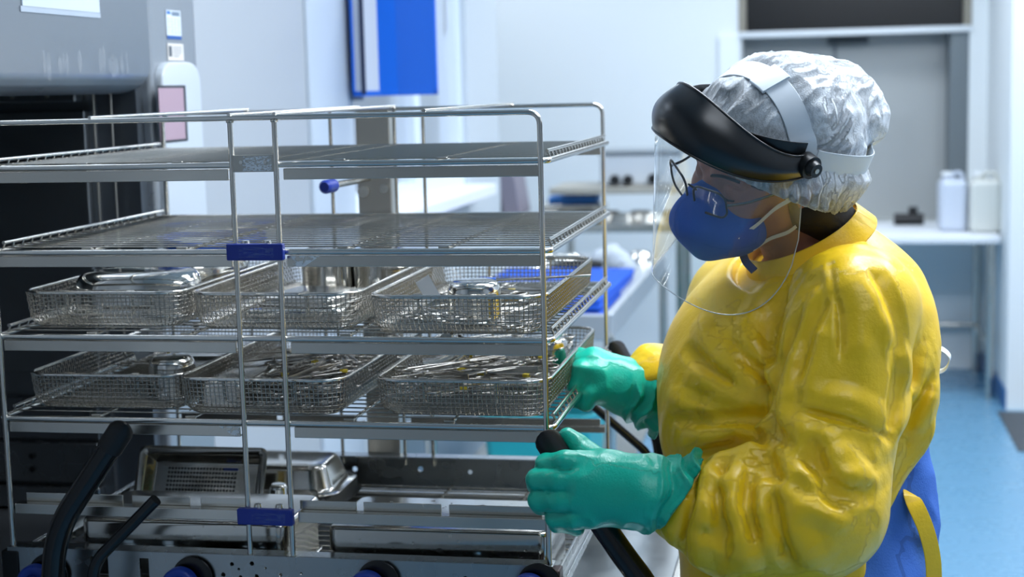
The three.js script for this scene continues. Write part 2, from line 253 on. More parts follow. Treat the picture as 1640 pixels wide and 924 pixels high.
// ------------------------------------------------------------------ washer-disinfector set in the left wall
{
  const w = thing('washer_disinfector', 'tall grey steel washer with open dark chamber and raised door', 'washer');
  const body = std(0x9aa0a6, 0.42, 0.5, { roughnessMap: T_smudge }), dark = std(0x8d9296, 0.35, 0.95), liner = std(0x8d9296, 0.38, 0.95);
  const X = -0.47, zr = -0.70, zl = 0.14, zR = -0.955, zL = 0.62, ytop = 1.52;
  // jambs either side of the opening, sill below it, head above it
  part('side_panel', [bx(-1.35, 0, zR, X, CEIL - 0.01, zr - 0.03, 0.012)], body, w);
  part('jamb', bx(-1.30, 0.55, zr - 0.03, X - 0.02, ytop + 0.02, zr), std(0x6c737a, 0.4, 0.8), w);
  part('side_panel', bx(-1.35, 0, zl, X, CEIL - 0.01, zL, 0.012), body, w);
  part('lower_panel', bx(-1.35, 0, zr - 0.03, X, 0.66, zl, 0.01), body, w);
  part('head_panel', bx(-1.35, ytop + 0.015, zr - 0.03, X - 0.07, CEIL - 0.01, zl, 0.01), body, w);
  // the raised door: a thick slab with a rounded lower lip
  const sh = new THREE.Shape(); sh.moveTo(0, 0); sh.lineTo(0, 1.1); sh.lineTo(-0.06, 1.1); sh.lineTo(-0.06, -0.045); sh.quadraticCurveTo(-0.012, -0.042, 0, 0);
  const dg = new THREE.ExtrudeGeometry(sh, { depth: zl - zr + 0.02, bevelEnabled: false, curveSegments: 10 }).translate(0, 0, zr - 0.01);
  const door = part('door', toCreasedNormals(dg, 0.5).translate(X + 0.008, ytop, 0), body, w);
  const splash = tex(256, (u, v) => { let a = 0; for (let i = 0; i < 13; i++) { const cx = [0.05, 0.09, 0.2, 0.24, 0.27, 0.62, 0.66, 0.72, 0.76, 0.8, 0.86, 0.92, 0.4][i], cy = 0.3 + 0.3 * hash3(i, 2, 5), s = 0.014 + 0.022 * hash3(i, 7, 7), dx = (u - cx) / s, dy = (v - cy) / (0.18 + 0.22 * hash3(i, 9, 1)); a = Math.max(a, Math.max(0, 1 - dx * dx - dy * dy)); } return Math.min(1, a * 2) * (0.25 + 0.75 * pf(u, v, 12, 9)) * 0.2; });
  const sp = V(-0.462, 1.5568, -0.284), sp2 = V(-0.462, 1.5027, -0.6367);
  const pg = new THREE.PlaneGeometry(Math.abs(sp.z - sp2.z), 0.07).rotateY(Math.PI / 2).translate(X + 0.0086, (sp.y + sp2.y) / 2, (sp.z + sp2.z) / 2);
  part('dried_splashes', pg, std(0xc9ced2, 0.8, 0, { transparent: true, alphaMap: splash }), w, { uv: false });
  part('door_notice', [bx(X + 0.008, V(-0.46, 1.6123, -0.367).y + 0.002, V(-0.46, 1.6136, -0.2398).z, X + 0.0105, V(-0.46, 1.6123, -0.367).y + 0.24, V(-0.46, 1.6108, -0.5079).z)], std(0xc3cdd6, 0.4), w);
  part('door_notice_sleeve', [bx(X + 0.008, V(-0.46, 1.6123, -0.367).y - 0.007, V(-0.46, 1.6136, -0.2398).z + 0.005, X + 0.0098, V(-0.46, 1.6123, -0.367).y + 0.002, V(-0.46, 1.6108, -0.5079).z - 0.003)], std(0xa8b3bf, 0.3), w);
  // chamber
  part('chamber_liner', [bx(-1.30, 0.66, zr, -1.28, ytop + 0.02, zl), bx(-1.28, 0.66, zr, X - 0.05, 0.68, zl), bx(-1.28, ytop, zr, X - 0.07, ytop + 0.02, zl), bx(-1.28, 0.68, zl - 0.02, X - 0.03, ytop, zl), bx(-1.28, 0.68, zr, X - 0.1, ytop, zr + 0.015)], liner, w);
  part('spray_duct', bx(-1.26, 1.462, -0.684, -0.585, 1.486, -0.645, 0.004), dark, w);
  part('liner_panel', bx(-1.26, 0.95, -0.684, V(-0.5783, 1.3033, -0.66).x, 1.446, -0.664, 0.003), dark, w);
  for (const x of [-0.71, -0.64]) part('screw', cyl(V(x, 1.474, -0.646), V(x, 1.474, -0.642), 0.004, 0.004, 12), M.satin, w);
  part('gasket_rail', rod(V(-0.565, 0.95, -0.678), V(-0.565, 1.5, -0.678), 0.0022, 6), M.satin, w);
  part('gasket_rail', rod(V(-0.53, 0.95, -0.678), V(-0.53, 1.5, -0.678), 0.0018, 6), M.satin, w);
  const gp = std(0x8d9296, 0.35, 0.95, { roughnessMap: T_smudge });
  for (const [y0, y1, d] of [[0.735, 0.812, 0.02], [0.818, 0.9, 0.012], [0.685, 0.726, 0.026]]) part('guide_plate', bx(-1.26, y0, -0.684, -0.59, y1, -0.684 + d, 0.003), gp, w);
  for (const p of [V(-0.7279, 0.7859, -0.664), V(-0.7284, 0.76, -0.664)]) part('hole_disc', cyl(p, p.clone().add(V(0, 0, 0.004)), 0.0058, 0.0058, 16), M.black, w);  // black discs painted in for the dark of two holes
  // stickers and control panel on the right-hand column
  const c = document.createElement('canvas'); c.width = 128; c.height = 256; const g = c.getContext('2d');
  g.fillStyle = '#d4dde4'; g.fillRect(0, 0, 128, 256); g.fillStyle = '#3c6fb0'; g.fillRect(6, 8, 34, 30); g.fillStyle = '#6c7c8c'; g.fillRect(48, 10, 72, 40); g.fillStyle = '#1f4f93'; g.fillRect(0, 224, 128, 32); g.fillStyle = '#7e8a95';
  for (let i = 0; i < 6; i++) for (let k = 0; k < 4; k++) g.fillRect(10 + k * 29, 74 + i * 24, 14 + 7 * hash3(i, k, 1), 8);
  const c2 = document.createElement('canvas'); c2.width = 128; c2.height = 128; const g2 = c2.getContext('2d');
  g2.fillStyle = '#d8d3cb'; g2.fillRect(0, 0, 128, 128); g2.fillStyle = '#4e555c'; g2.fillRect(8, 20, 26, 80); g2.fillStyle = '#8d8f91'; for (let i = 0; i < 6; i++) g2.fillRect(42, 22 + i * 15, 44 + 30 * hash3(i, 4, 4), 7);
  const ct = x => { const t = new THREE.CanvasTexture(x); t.colorSpace = THREE.SRGBColorSpace; return t; };
    const stick = (name, z0, z1, y0, y1, t) => part(name, new THREE.PlaneGeometry(Math.abs(z1 - z0), y1 - y0).rotateY(Math.PI / 2).translate(X + 0.0012, (y0 + y1) / 2, (z0 + z1) / 2), std(0xffffff, 0.45, 0, { map: ct(t) }), w, { uv: false });
  stick('inspection_sticker', V(-0.47, 1.6042, -0.8099).z, V(-0.47, 1.6065, -0.8791).z, V(-0.47, 1.5776, -0.839).y, V(-0.47, 1.633, -0.8462).y, c);
  stick('barcode_sticker', V(-0.47, 1.5543, -0.8093).z, V(-0.47, 1.5556, -0.8849).z, V(-0.47, 1.5368, -0.8428).y, V(-0.47, 1.5694, -0.847).y, c2);
  const za = V(-0.47, 1.4384, -0.7479).z, zb = V(-0.47, 1.4347, -0.9258).z, yt = V(-0.47, 1.5296, -0.8418).y, zc = (za + zb) / 2, hw = Math.abs(za - zb) / 2;
  const cs = new THREE.Shape(); cs.moveTo(-hw, yt - 0.42); cs.lineTo(hw, yt - 0.42); cs.lineTo(hw, yt - hw * 0.5); cs.bezierCurveTo(hw, yt - 0.012, hw * 0.8, yt, hw * 0.35, yt); cs.lineTo(-hw * 0.35, yt); cs.bezierCurveTo(-hw * 0.8, yt, -hw, yt - 0.012, -hw, yt - hw * 0.5);
  const cp = part('control_panel', toCreasedNormals(new THREE.ExtrudeGeometry(cs, { depth: 0.012, bevelEnabled: true, bevelSize: 0.004, bevelThickness: 0.004, bevelSegments: 3 }), 0.6).rotateY(Math.PI / 2).translate(X, 0, zc), std(0xbcc3c9, 0.4), w);
  const sx = X + 0.0165;
  part('screen_bezel', bx(sx - 0.001, V(-0.453, 1.3806, -0.7683).y, V(-0.453, 1.4386, -0.7209).z, sx + 0.0006, V(-0.453, 1.4884, -0.7822).y, V(-0.453, 1.436, -0.8446).z - 0.004), std(0x2b2f34, 0.4), cp);
  part('screen', bx(sx, V(-0.453, 1.3853, -0.7689).y, V(-0.453, 1.4386, -0.7209).z + 0.002, sx + 0.0012, V(-0.453, 1.4836, -0.7816).y, V(-0.453, 1.4362, -0.8355).z), std(0xb7a3ac, 0.2, 0, { map: tex(64, (u, v) => { const l = v > 0.72 && v < 0.76 ? 0.75 : 1; return [235 * l, 222 * l, 228 * l]; }, { srgb: true, rgb: true }) }), cp);
}

// ------------------------------------------------------------------ blue swing-panel document display on the wall
{
  const t = thing('document_display', 'fan of blue framed document sleeves hanging from the left wall', 'display');
  const blue = phy(0x0f6ade, 0.3, 0, { transmission: 0.12, thickness: 0 }), paper = std(0xc7cedb, 0.6), dk = std(0x14213f, 0.5);
  const hz = -2.02, x0 = LW + 0.03, yb = V(-0.46, 1.4544, -1.957).y, H = 0.33;
  part('dark_bar', bx(x0 + 0.028, yb + 0.004, hz + 0.004, x0 + 0.04, yb + H, hz + 0.016, 0.003), dk, t);  // navy upright bar standing before the first sleeve
  part('hinge_post', bx(x0 - 0.03, yb - 0.012, hz - 0.07, x0 + 0.012, yb + H, hz - 0.045, 0.004), std(0x8b94a0, 0.4, 0.4), t);
  const sleeves = [[0.0, 0.215, 33], [-0.01, 0.22, 24], [-0.02, 0.222, 16], [-0.03, 0.22, 8], [-0.04, 0.222, 3], [-0.05, 0.226, -2], [-0.06, 0.23, -7], [-0.07, 0.233, -12]];
  sleeves.forEach(([dz, W, a], i) => {
    const s = grp('sleeve', t); s.position.set(x0, yb, hz + dz); s.rotation.y = a * Math.PI / 180;
    part('sleeve_frame', [bx(0, 0, -0.002, W, 0.014, 0.002, 0.001), bx(0, 0, -0.002, 0.008, H, 0.002, 0.001), bx(W - 0.008, 0, -0.002, W, H, 0.002, 0.001), bx(0, H - 0.014, -0.002, W, H, 0.002, 0.001)], blue, s);
    part('paper', bx(0.008, 0.014, -0.0008, W - 0.008, H - 0.014, 0.0008), i < 2 || i === 6 ? paper : blue, s);
  });
}

// ------------------------------------------------------------------ back of the room: steel hatch, worktable, canisters
{
  const z = -6.0, a = V(0.3707, 1.7212, -6).x, b = V(1.4883, 1.6869, -6).x, yr = V(0.9387, 1.7038, -6).y;
  const h = thing('steel_hatch', 'steel lined pass-through hatch with dark glazed upper part behind the worker', 'hatch');
  const st = std(0xb2b6b6, 0.42, 0.35, { roughnessMap: withRep(T_smudge, 1.2, 1.2) });
  part('back_liner', bx(a, 0.72, z - 0.29, b - 0.09, yr, z - 0.27), st, h);
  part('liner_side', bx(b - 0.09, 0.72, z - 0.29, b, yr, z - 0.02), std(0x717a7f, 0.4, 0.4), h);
  part('liner_side', bx(a, 0.72, z - 0.27, a + 0.01, yr, z - 0.02), st, h);
  part('liner_base', bx(a, 0.72, z - 0.29, b, 0.74, z), st, h);
  part('rail', bx(a - 0.012, yr - 0.018, z - 0.1, b + 0.012, yr + 0.012, z + 0.012, 0.003), std(0xd8dee2, 0.4, 0.3), h);
  part('frame_post', bx(a - 0.01, yr + 0.012, z - 0.08, a + 0.028, 2.25, z + 0.01, 0.003), std(0x8f8a7e, 0.5, 0.5), h);
  part('frame_post', bx(b - 0.03, yr + 0.012, z - 0.08, b + 0.008, 2.25, z + 0.01, 0.003), std(0x8f8a7e, 0.5, 0.5), h);
  part('dark_glazing', bx(a + 0.028, yr + 0.012, z - 0.05, b - 0.03, 2.25, z - 0.04), std(0x07090c, 0.25), h);
  part('seam_strip', bx(V(0.8409, 1.5549, -6.27).x - 0.01, 0.74, z - 0.27, V(0.8409, 1.5549, -6.27).x + 0.01, yr - 0.02, z - 0.262), std(0x7d8488, 0.4, 0.9), h);
  part('hook_bar', [bx(V(0.8025, 1.6771, -6.25).x, yr - 0.06, z - 0.2, V(1.0071, 1.6711, -6.25).x, yr - 0.025, z - 0.16, 0.005)], std(0x4c5256, 0.4, 0.8), h);
  struct('trim_3', bx(V(0.2623, 1.4732, -6).x, 0, z, a - 0.012, V(0.3205, 1.7008, -6).y, z + 0.03, 0.004), std(0xe8eef1, 0.5));
  const t = thing('worktable', 'white topped steel worktable standing under the hatch', 'table');
  const zf = -5.2, x1 = V(1.5638, 0.7046, -5.2).x, xl = 0.55, ty = V(1.447, 0.7532, -5.2).y;
  part('tabletop', bx(xl, ty - 0.035, -5.95, x1, ty, zf, 0.006), std(0xdfe3e8, 0.45), t);
  const lx = V(1.5278, 0.4066, -5.2).x;
  for (const [x, zz] of [[lx, zf - 0.05], [lx, -5.9], [xl + 0.06, zf - 0.05], [xl + 0.06, -5.9]]) part('leg', cyl(V(x, 0, zz), V(x, ty - 0.035, zz), 0.019, 0.019, 16), M.steel, t);
  part('stretcher', [cyl(V(xl + 0.06, 0.24, -5.9), V(lx, 0.24, -5.9), 0.014), cyl(V(lx, 0.24, -5.9), V(lx, 0.24, zf - 0.05), 0.014)], M.steel, t);
  const can = (x0, x1, y1, zc, tint, label) => {
    const c = thing('jerrycan', label, 'canister', 'plastic canisters on the worktable');
    const m = phy(tint, 0.45, 0, { transmission: 0.25, thickness: 0 });
    part('body', bx(x0, ty, zc - 0.1, x1, y1, zc + 0.1, 0.025), m, c);
    part('neck', cyl(V(lerp(x0, x1, 0.3), y1 - 0.005, zc), V(lerp(x0, x1, 0.3), y1 + 0.02, zc), 0.02), m, c);
    part('cap', cyl(V(lerp(x0, x1, 0.3), y1 + 0.018, zc), V(lerp(x0, x1, 0.3), y1 + 0.035, zc), 0.025), M.white, c);
    part('grip', tube(fillet([V(lerp(x0, x1, 0.48), y1 - 0.01, zc), V(lerp(x0, x1, 0.5), y1 + 0.03, zc), V(lerp(x0, x1, 0.86), y1 + 0.03, zc), V(lerp(x0, x1, 0.9), y1 - 0.01, zc)], 0.02), 0.009, 8), m, c);
  };
  can(V(1.3124, 0.8658, -5.5).x, V(1.4341, 0.8647, -5.5).x, V(1.3733, 0.9912, -5.5).y, -5.5, 0xd3dcea, 'bluish white plastic canister, the left one on the worktable');
  can(V(1.4409, 0.871, -5.42).x, V(1.577, 0.8698, -5.42).x, V(1.5059, 0.9946, -5.42).y, -5.42, 0xdfe2dd, 'cream white plastic canister, the right one on the worktable');
  const tp = thing('tap_fitting', 'dark tap fitting lying at the back of the worktable', 'fitting');
  const q = V(1.2106, 0.7797, -5.75);
  part('barrel', cyl(V(q.x - 0.09, ty + 0.03, -5.75), V(q.x + 0.05, ty + 0.03, -5.75), 0.028), M.rubber, tp);
  part('knob', cyl(V(q.x, ty + 0.045, -5.75), V(q.x, ty + 0.09, -5.75), 0.022), M.rubber, tp);
  struct('trim_4', bx(V(1.5309, 0.0602, -4.6).x, 0.0005, -4.95, 2.6, 0.004, -4.2), std(0x50555a, 0.6, 0.5));
}

// ------------------------------------------------------------------ cart with blue towels, shelf with equipment, screen on the sill (all out of focus)
{
  const t = thing('towel_cart', 'steel tray cart behind the rack carrying folded blue towels', 'cart');
  const y = 0.83, zf = -2.12, zb = -3.62, xl = -0.31, xr = 0.2;
  part('tray', [bx(xl, y - 0.02, zb, xr, y, zf, 0.004), bx(xl, y - 0.05, zf, xr, y + 0.022, zf + 0.025, 0.006), bx(xr - 0.012, y - 0.05, zb, xr + 0.012, y + 0.022, zf, 0.006), bx(xl - 0.012, y - 0.05, zb, xl + 0.012, y + 0.022, zf, 0.006), bx(xl, y - 0.05, zb - 0.012, xr, y + 0.022, zb + 0.012, 0.006)], std(0xc6ccd1, 0.4, 0.6, { roughnessMap: T_smudge }), t);
  for (const [x, z] of [[xl, zf], [xr, zf], [xl, zb], [xr, zb]]) { const l = part('leg', cyl(V(x, 0.07, z), V(x, y - 0.04, z), 0.016), M.steel, t); part('caster', new THREE.TorusGeometry(0.026, 0.012, 8, 18).rotateY(Math.PI / 2).translate(x, 0.038, z), M.rubber, l); }
  part('lower_shelf', bx(xl, 0.3, zb, xr, 0.32, zf, 0.004), M.steel, t);
  const tub = thing('plastic_tub', 'teal plastic tub on the lower shelf of the towel cart', 'tub'), tm = std(0x1f9fa8, 0.45);
  part('tub_body', stamped(rrect(0.34, 0.42, 0.04, 6), [[0.03, 0], [0.012, 0.21], [0.0, 0.215], [0.0, 0.225], [0.014, 0.225], [0.042, 0.012], [0.06, 0.01]]), tm, tub); tub.position.set(-0.03, 0.321, -2.42);
  const towel = std(0x1a55c4, 0.95, 0, { bumpMap: T_cloth, bumpScale: 0.002 });
  const fold = (x0, x1, z0, z1, y0, n, th, label) => {
    const o = thing('folded_towel', label, 'towel', 'folded blue towels on the cart');
    for (let i = 0; i < n; i++) { const g = new RoundedBoxGeometry(x1 - x0, th, z1 - z0, 4, th * 0.48); const p = g.attributes.position; for (let k = 0; k < p.count; k++) { p.setY(k, p.getY(k) + 0.006 * (vnoise(p.getX(k) * 18 + i, p.getZ(k) * 18, i) - 0.5)); p.setX(k, p.getX(k) + 0.012 * (vnoise(p.getZ(k) * 9 + i * 3, 1, 4) - 0.5)); } g.computeVertexNormals(); part('fold', g.translate((x0 + x1) / 2, y0 + th * (i + 0.5), (z0 + z1) / 2), towel, o); }
  };
  fold(-0.27, 0.175, -2.62, -2.16, y + 0.001, 3, 0.018, 'folded blue towel at the near edge of the cart');
  fold(-0.27, 0.16, -3.08, -2.68, y + 0.001, 2, 0.016, 'folded blue towel in the middle of the cart');
  // white gauze and instruments further back on the cart
  const cl = thing('gauze_bundle', 'crumpled white gauze bundle at the far end of the cart', 'cloth');
  const G = [[0.08, 0.03, -3.28, 0.045], [0.01, 0.03, -3.33, 0.04], [0.05, 0.055, -3.36, 0.032], [0.12, 0.02, -3.2, 0.035]];
  part('cloth', surfaceNets((x, yy, z) => { let d = 9; for (const [a, b, c, r] of G) d = smin(d, Math.hypot(x - a, yy - y - b, z - c) - r, 0.04); d = Math.max(d, y + 0.002 - yy); return d + 0.02 * (Math.abs(fbm(x * 22, yy * 22, z * 22) - 0.5) - 0.1); }, V(-0.1, y - 0.02, -3.48), V(0.2, y + 0.17, -3.1), 0.012), std(0xb4bdc6, 0.9), cl);
  for (let i = 0; i < 6; i++) { const b = thing('steel_bowl', ['steel bowl beside the gauze on the cart', 'steel bowl behind the blue towel', 'small steel bowl at the cart edge', 'upturned steel bowl at the back of the cart', 'steel bowl at the left of the gauze', 'steel bowl nearest the far cart corner'][i], 'bowl', 'steel bowls on the cart'); const r = rr(0.04, 0.06); const p = [V(-0.2, y, -3.18), V(-0.23, y, -3.5), V(-0.13, y, -3.4), V(0.13, y, -3.52), V(-0.12, y, -3.5), V(0.02, y, -3.54)][i]; part('bowl', lathe([[0.001, r * 0.9], [r * 0.5, r * 0.88], [r * 0.8, r * 0.7], [r, 0.2 * r], [r * 1.02, 0.003], [r * 1.08, 0.002], [r * 1.08, 0]], 28), M.polish, b); b.position.copy(p); }
  const cb = []; for (let i = 0; i <= 120; i++) { const a = i / 120 * Math.PI * 2 * 3.3; cb.push(V(-0.05 + Math.cos(a) * (0.075 + 0.012 * Math.sin(a * 0.7)), y + 0.012 + 0.03 * i / 120, -3.17 + Math.sin(a) * 0.05)); }
  single('black_cable', tube(cb, 0.009, 8), M.rubber, 'coil of black cable behind the folded towels on the cart', 'cable');
  // wall shelf with an appliance
  const s = thing('steel_shelf', 'steel wall bench with upper shelf beyond the cart', 'shelf');
  const sz = -4.6, sx0 = V(-0.3855, 1.0073, -4.6).x, sx1 = V(0.1075, 1.002, -4.6).x + 0.1, sy = V(-0.0584, 1.0306, -4.6).y;
  part('upper_board', bx(sx0, sy - 0.03, sz - 0.4, sx1, sy, sz, 0.004), std(0xb9b4a8, 0.45, 0.5), s);
  part('worktop', bx(sx0 - 0.5, 0.84, sz - 0.45, sx1, 0.88, sz + 0.05, 0.005), M.steel, s);
  for (const x of [sx0 + 0.03, sx1 - 0.03]) part('post', bx(x - 0.015, 0, sz - 0.39, x + 0.015, sy - 0.03, sz - 0.36), M.steel, s);
  for (const x of [sx0 - 0.45, sx1 - 0.03]) part('leg', bx(x - 0.015, 0, sz, x + 0.015, 0.84, sz + 0.03), M.steel, s);
  const ap = thing('bench_appliance', 'pale box-shaped appliance standing on the steel shelf', 'appliance');
  const ax0 = V(-0.1742, 1.0797, -4.7).x, ay1 = V(-0.0687, 1.1679, -4.7).y;
  part('housing', bx(ax0, sy, -4.95, sx1 - 0.04, ay1, -4.66, 0.02), std(0xd3d8dc, 0.4), ap);
  part('lid', bx(ax0 - 0.01, ay1, -4.96, sx1 - 0.03, ay1 + 0.018, -4.65, 0.008), std(0x9aa1a6, 0.35, 0.6), ap);
  for (const p of [V(-0.1062, 1.0596, -4.66), V(-0.0491, 1.0589, -4.66), V(0.0592, 1.0629, -4.66)]) part('dial', cyl(p, p.clone().add(V(0, 0, 0.03)), 0.022, 0.02, 16), M.rubber, ap);
  for (let i = 0; i < 9; i++) { const b = thing('kidney_dish', `steel dish ${['at the left end of', 'second from the left on', 'third from the left on', 'left of the middle of', 'in the middle of', 'right of the middle of', 'third from the right on', 'second from the right on', 'at the right end of'][i]} the far worktop`, 'dish', 'steel ware on the far worktop'); const L = rr(0.045, 0.06); part('dish', stamped(kidney(L, 0.036, 0.016, 32), [[0, 0], [0.002, 0.004], [0.008, 0.03], [0.02, 0.04]]), M.satin, b); b.position.set(lerp(sx0 - 0.02, sx1 - 0.08, i / 8), 0.88, sz + (i % 2 ? 0.0 : -0.13)); b.rotation.y = rr(-0.4, 0.4); }
  single('blue_wrap', [bx(sx0 - 0.05, 0.941, sz - 0.4, sx0 + 0.17, 0.976, sz - 0.24, 0.012)], std(0x3d86d6, 0.7), 'light blue wrapped pack on the far worktop', 'pack');
  single('steel_box', bx(sx0 - 0.08, 0.881, sz - 0.42, sx0 + 0.2, 0.94, sz - 0.22, 0.006), M.steel, 'flat steel box under the light blue pack', 'box');
  const m = thing('tilted_screen', 'tilted dark edged screen standing at the left end of the far worktop', 'screen');
  const b0 = V(-0.5775, 0.9009, -4.75);
  const g = grp('panel', m); g.position.set(b0.x, 0.902, -4.75); g.rotation.z = 0.14;
  part('screen_edge', bx(-0.07, 0, -0.12, -0.02, 0.22, 0.12, 0.004), std(0x131a22, 0.4), g);
  part('screen_back', bx(-0.02, 0, -0.12, 0.06, 0.22, 0.12, 0.008), std(0x8d8794, 0.5), g);
  part('stand', bx(b0.x - 0.09, 0.881, -4.85, b0.x + 0.09, 0.9, -4.65, 0.006), std(0x131a22, 0.5), m);
}

// ------------------------------------------------------------------ the wash rack: x -0.4..0.4, front z 0, rear z -0.611
const ZR = -0.611, TOP = 1.4366, LEVEL = [1.3664, 1.2458, 1.1241, 1.004, 0.8814], BASE = 0.8193, WIRE = [];
{
  const rack = thing('wash_rack', 'tall wire shelved steel wash rack with blue clips in the foreground', 'rack');
  const R = 0.0038, X = 0.4;
  for (const z of [0, ZR]) part('frame_hoop', tube(fillet([V(-X, BASE - 0.02, z), V(-X, TOP, z), V(X, TOP, z), V(X, BASE - 0.02, z)], 0.018, 8), R, 12), M.chrome, rack);
  for (const x of [-0.032, 0.032]) part('post', tube([V(x, TOP - 0.003, 0.001), V(x, BASE - 0.01, 0.001)], R, 12), M.chrome, rack);
  for (const x of [-0.085, 0.032, 0.084]) part('rear_post', tube([V(x, TOP, ZR), V(x, BASE - 0.02, ZR)], 0.0032, 8), M.wire, rack);
  for (const x of [-0.239, -0.033, 0.032, 0.243]) part('top_rod', rod(V(x, TOP + 0.0045, 0.002), V(x, TOP + 0.0045, ZR - 0.004), 0.0028, 8), M.chrome, rack);
  // weld beads where the posts meet the top rail
  for (const x of [-0.032, 0.032]) part('weld_bead', new THREE.TorusGeometry(0.0042, 0.0015, 6, 14).rotateX(Math.PI / 2).translate(x, TOP - 0.005, 0.001), M.wire, rack);
  LEVEL.forEach((y, i) => {
    for (const [x0, x1] of [[-X, -0.036], [0.036, X]]) {
      part('support_beam', [bx(x0 + 0.004, y - 0.0155, -0.006, x1 - 0.004, y, -0.0035, 0.0012), bx(x0 + 0.004, y - 0.002, -0.022, x1 - 0.004, y, -0.005, 0.0008), bx(x0 + 0.004, y - 0.0155, -0.012, x1 - 0.004, y - 0.0135, -0.005, 0.0008)], M.steel, rack);
      part('support_beam', [bx(x0 + 0.004, y - 0.0155, ZR + 0.0035, x1 - 0.004, y, ZR + 0.006, 0.0012), bx(x0 + 0.004, y - 0.002, ZR + 0.005, x1 - 0.004, y, ZR + 0.022, 0.0008)], M.steel, rack);
    }
    if (i === 4) {  // the lowest pair of rails has upright lips and no shelf
      for (const [x0, x1] of [[-0.385, -0.232], [-0.218, -0.128], [-0.112, -0.04], [0.038, 0.122], [0.132, 0.245], [0.256, 0.388]]) part('rail_lip', bx(x0, y, -0.021, x1, y + 0.013, -0.019, 0.0015), M.steel, rack);
      for (const [x0, x1] of [[-0.385, -0.2], [-0.19, -0.05], [0.05, 0.39]]) part('rail_lip', bx(x0, y, ZR + 0.019, x1, y + 0.013, ZR + 0.021, 0.0015), M.steel, rack);
      return;
    }
    const s = grp('shelf', rack), yr = y + 0.0055, xo = 0.409, z0 = -0.004, z1 = ZR + 0.008;
    part('rim', tube(fillet([V(-xo, yr, z0), V(xo, yr, z0), V(xo, yr, z1), V(-xo, yr, z1)], 0.012, 5, true), 0.0042, 10, { closed: true }), M.chrome, s);
    const n = 21, wires = [], ticks = [];
    for (let k = 1; k < n; k++) { const z = lerp(z0 - 0.006, z1 + 0.006, k / n); wires.push(rod(V(-xo + 0.002, yr + 0.0042, z), V(xo - 0.002, yr + 0.0042, z), 0.00125, 6)); for (const sx of [-1, 1]) ticks.push(rod(V(sx * (xo - 0.001), yr, z), V(sx * (xo - 0.006), yr + 0.0105, z), 0.0017, 5)); }
    part('wire_grid', wires, M.wire, s, { stuff: true });
    for (const sx of [-1, 1]) part('end_strip', [rod(V(sx * (xo - 0.006), yr + 0.0115, z0 - 0.03), V(sx * (xo - 0.006), yr + 0.0115, z1), 0.0028, 8)], M.chrome, s);
    part('tick_wires', ticks, M.wire, s, { stuff: true });
    for (const x of [-0.262, -0.118, 0.118, 0.262]) { part('cross_rod', rod(V(x, yr + 0.0008, z0), V(x, yr + 0.0008, z1), 0.0024, 6), M.wire, s); part('stop_clip', bx(x - 0.008, yr + 0.001, z0 - 0.012, x + 0.008, yr + 0.0062, z0 - 0.007, 0.001), M.wire, s); }
  });
  // plate between the twin posts, blue clips, remains of stickers
  const wear = tex(128, (u, v) => { const e = Math.abs(u - 0.5) * 2, w = pf(u, v, 16, 71); return sstep(0.46, 0.56, w + 0.12 * (1 - e)) * 0.9; });
  const worn = std(0xdfe5ea, 0.85, 0, { transparent: true, alphaMap: wear });
  const pl = part('label_plate', bx(-0.030, 1.3625, 0.0015, 0.030, 1.386, 0.0045, 0.001), M.satin, rack);
  part('sticker_residue', new THREE.PlaneGeometry(0.042, 0.02).translate(0.006, 1.374, 0.0049), worn, pl, { uv: false });
  for (const x of [-0.017, 0.018]) part('screw', cyl(V(x, 1.376, 0.004), V(x, 1.376, 0.0062), 0.0032, 0.0026, 14), M.polish, pl);
  for (const [yc, dx] of [[1.2525, -0.001], [0.8765, -0.004]]) {
    const c = part('blue_clip', bx(-0.041 + dx, yc - 0.0115, 0.001, 0.041 + dx, yc + 0.0115, 0.013, 0.002), M.navy, rack, { label: 'blue plastic clip' });
    for (const x of [-0.02, 0.012]) part('rivet', cyl(V(x, yc + 0.006, -0.006), V(x, yc + 0.0145, -0.006), 0.007, 0.005, 16), M.polish, c);
    part('scuff', new THREE.PlaneGeometry(0.05, 0.014).translate(0.002, yc, 0.0134), std(0x7f98cf, 0.8, 0, { transparent: true, opacity: 0.35, alphaMap: tex(128, (u, v) => sstep(0.57, 0.7, pnoise(u * 6, v * 40, 40, 7)) * 0.8) }), c, { uv: false });
  }
  for (const [x0, x1, y] of [[0.046, 0.088, 1.2458], [-0.072, -0.040, 1.004]]) { const w = x1 - x0; const sh = new THREE.Shape(); if (x0 > 0) { sh.moveTo(0, 0); sh.lineTo(w, 0); sh.lineTo(w * 0.45, -0.0145); sh.lineTo(0.004, -0.0145); } else { sh.moveTo(0, 0); sh.lineTo(w, 0); sh.lineTo(w, -0.0145); sh.lineTo(w * 0.6, -0.012); } part('sticker_residue', boxUV(new THREE.ShapeGeometry(sh)).translate(x0, y - 0.0005, -0.003), std(0xdfe5ea, 0.85, 0, { transparent: true, alphaMap: withRep(wear, 14, 14) }), rack, { uv: false }); }
  // rear manifold with levers
  const sp = part('rear_manifold', [bx(-0.041, BASE - 0.02, ZR - 0.03, 0.021, TOP - 0.002, ZR - 0.008, 0.003)], M.satin, rack);
  for (const [x, y, r] of [[-0.030, 1.292, 0.0115], [0.008, 1.297, 0.009]]) part('bolt', cyl(V(x, y, ZR - 0.009), V(x, y, ZR - 0.004), r, r * 0.9, 22), M.steel, sp);
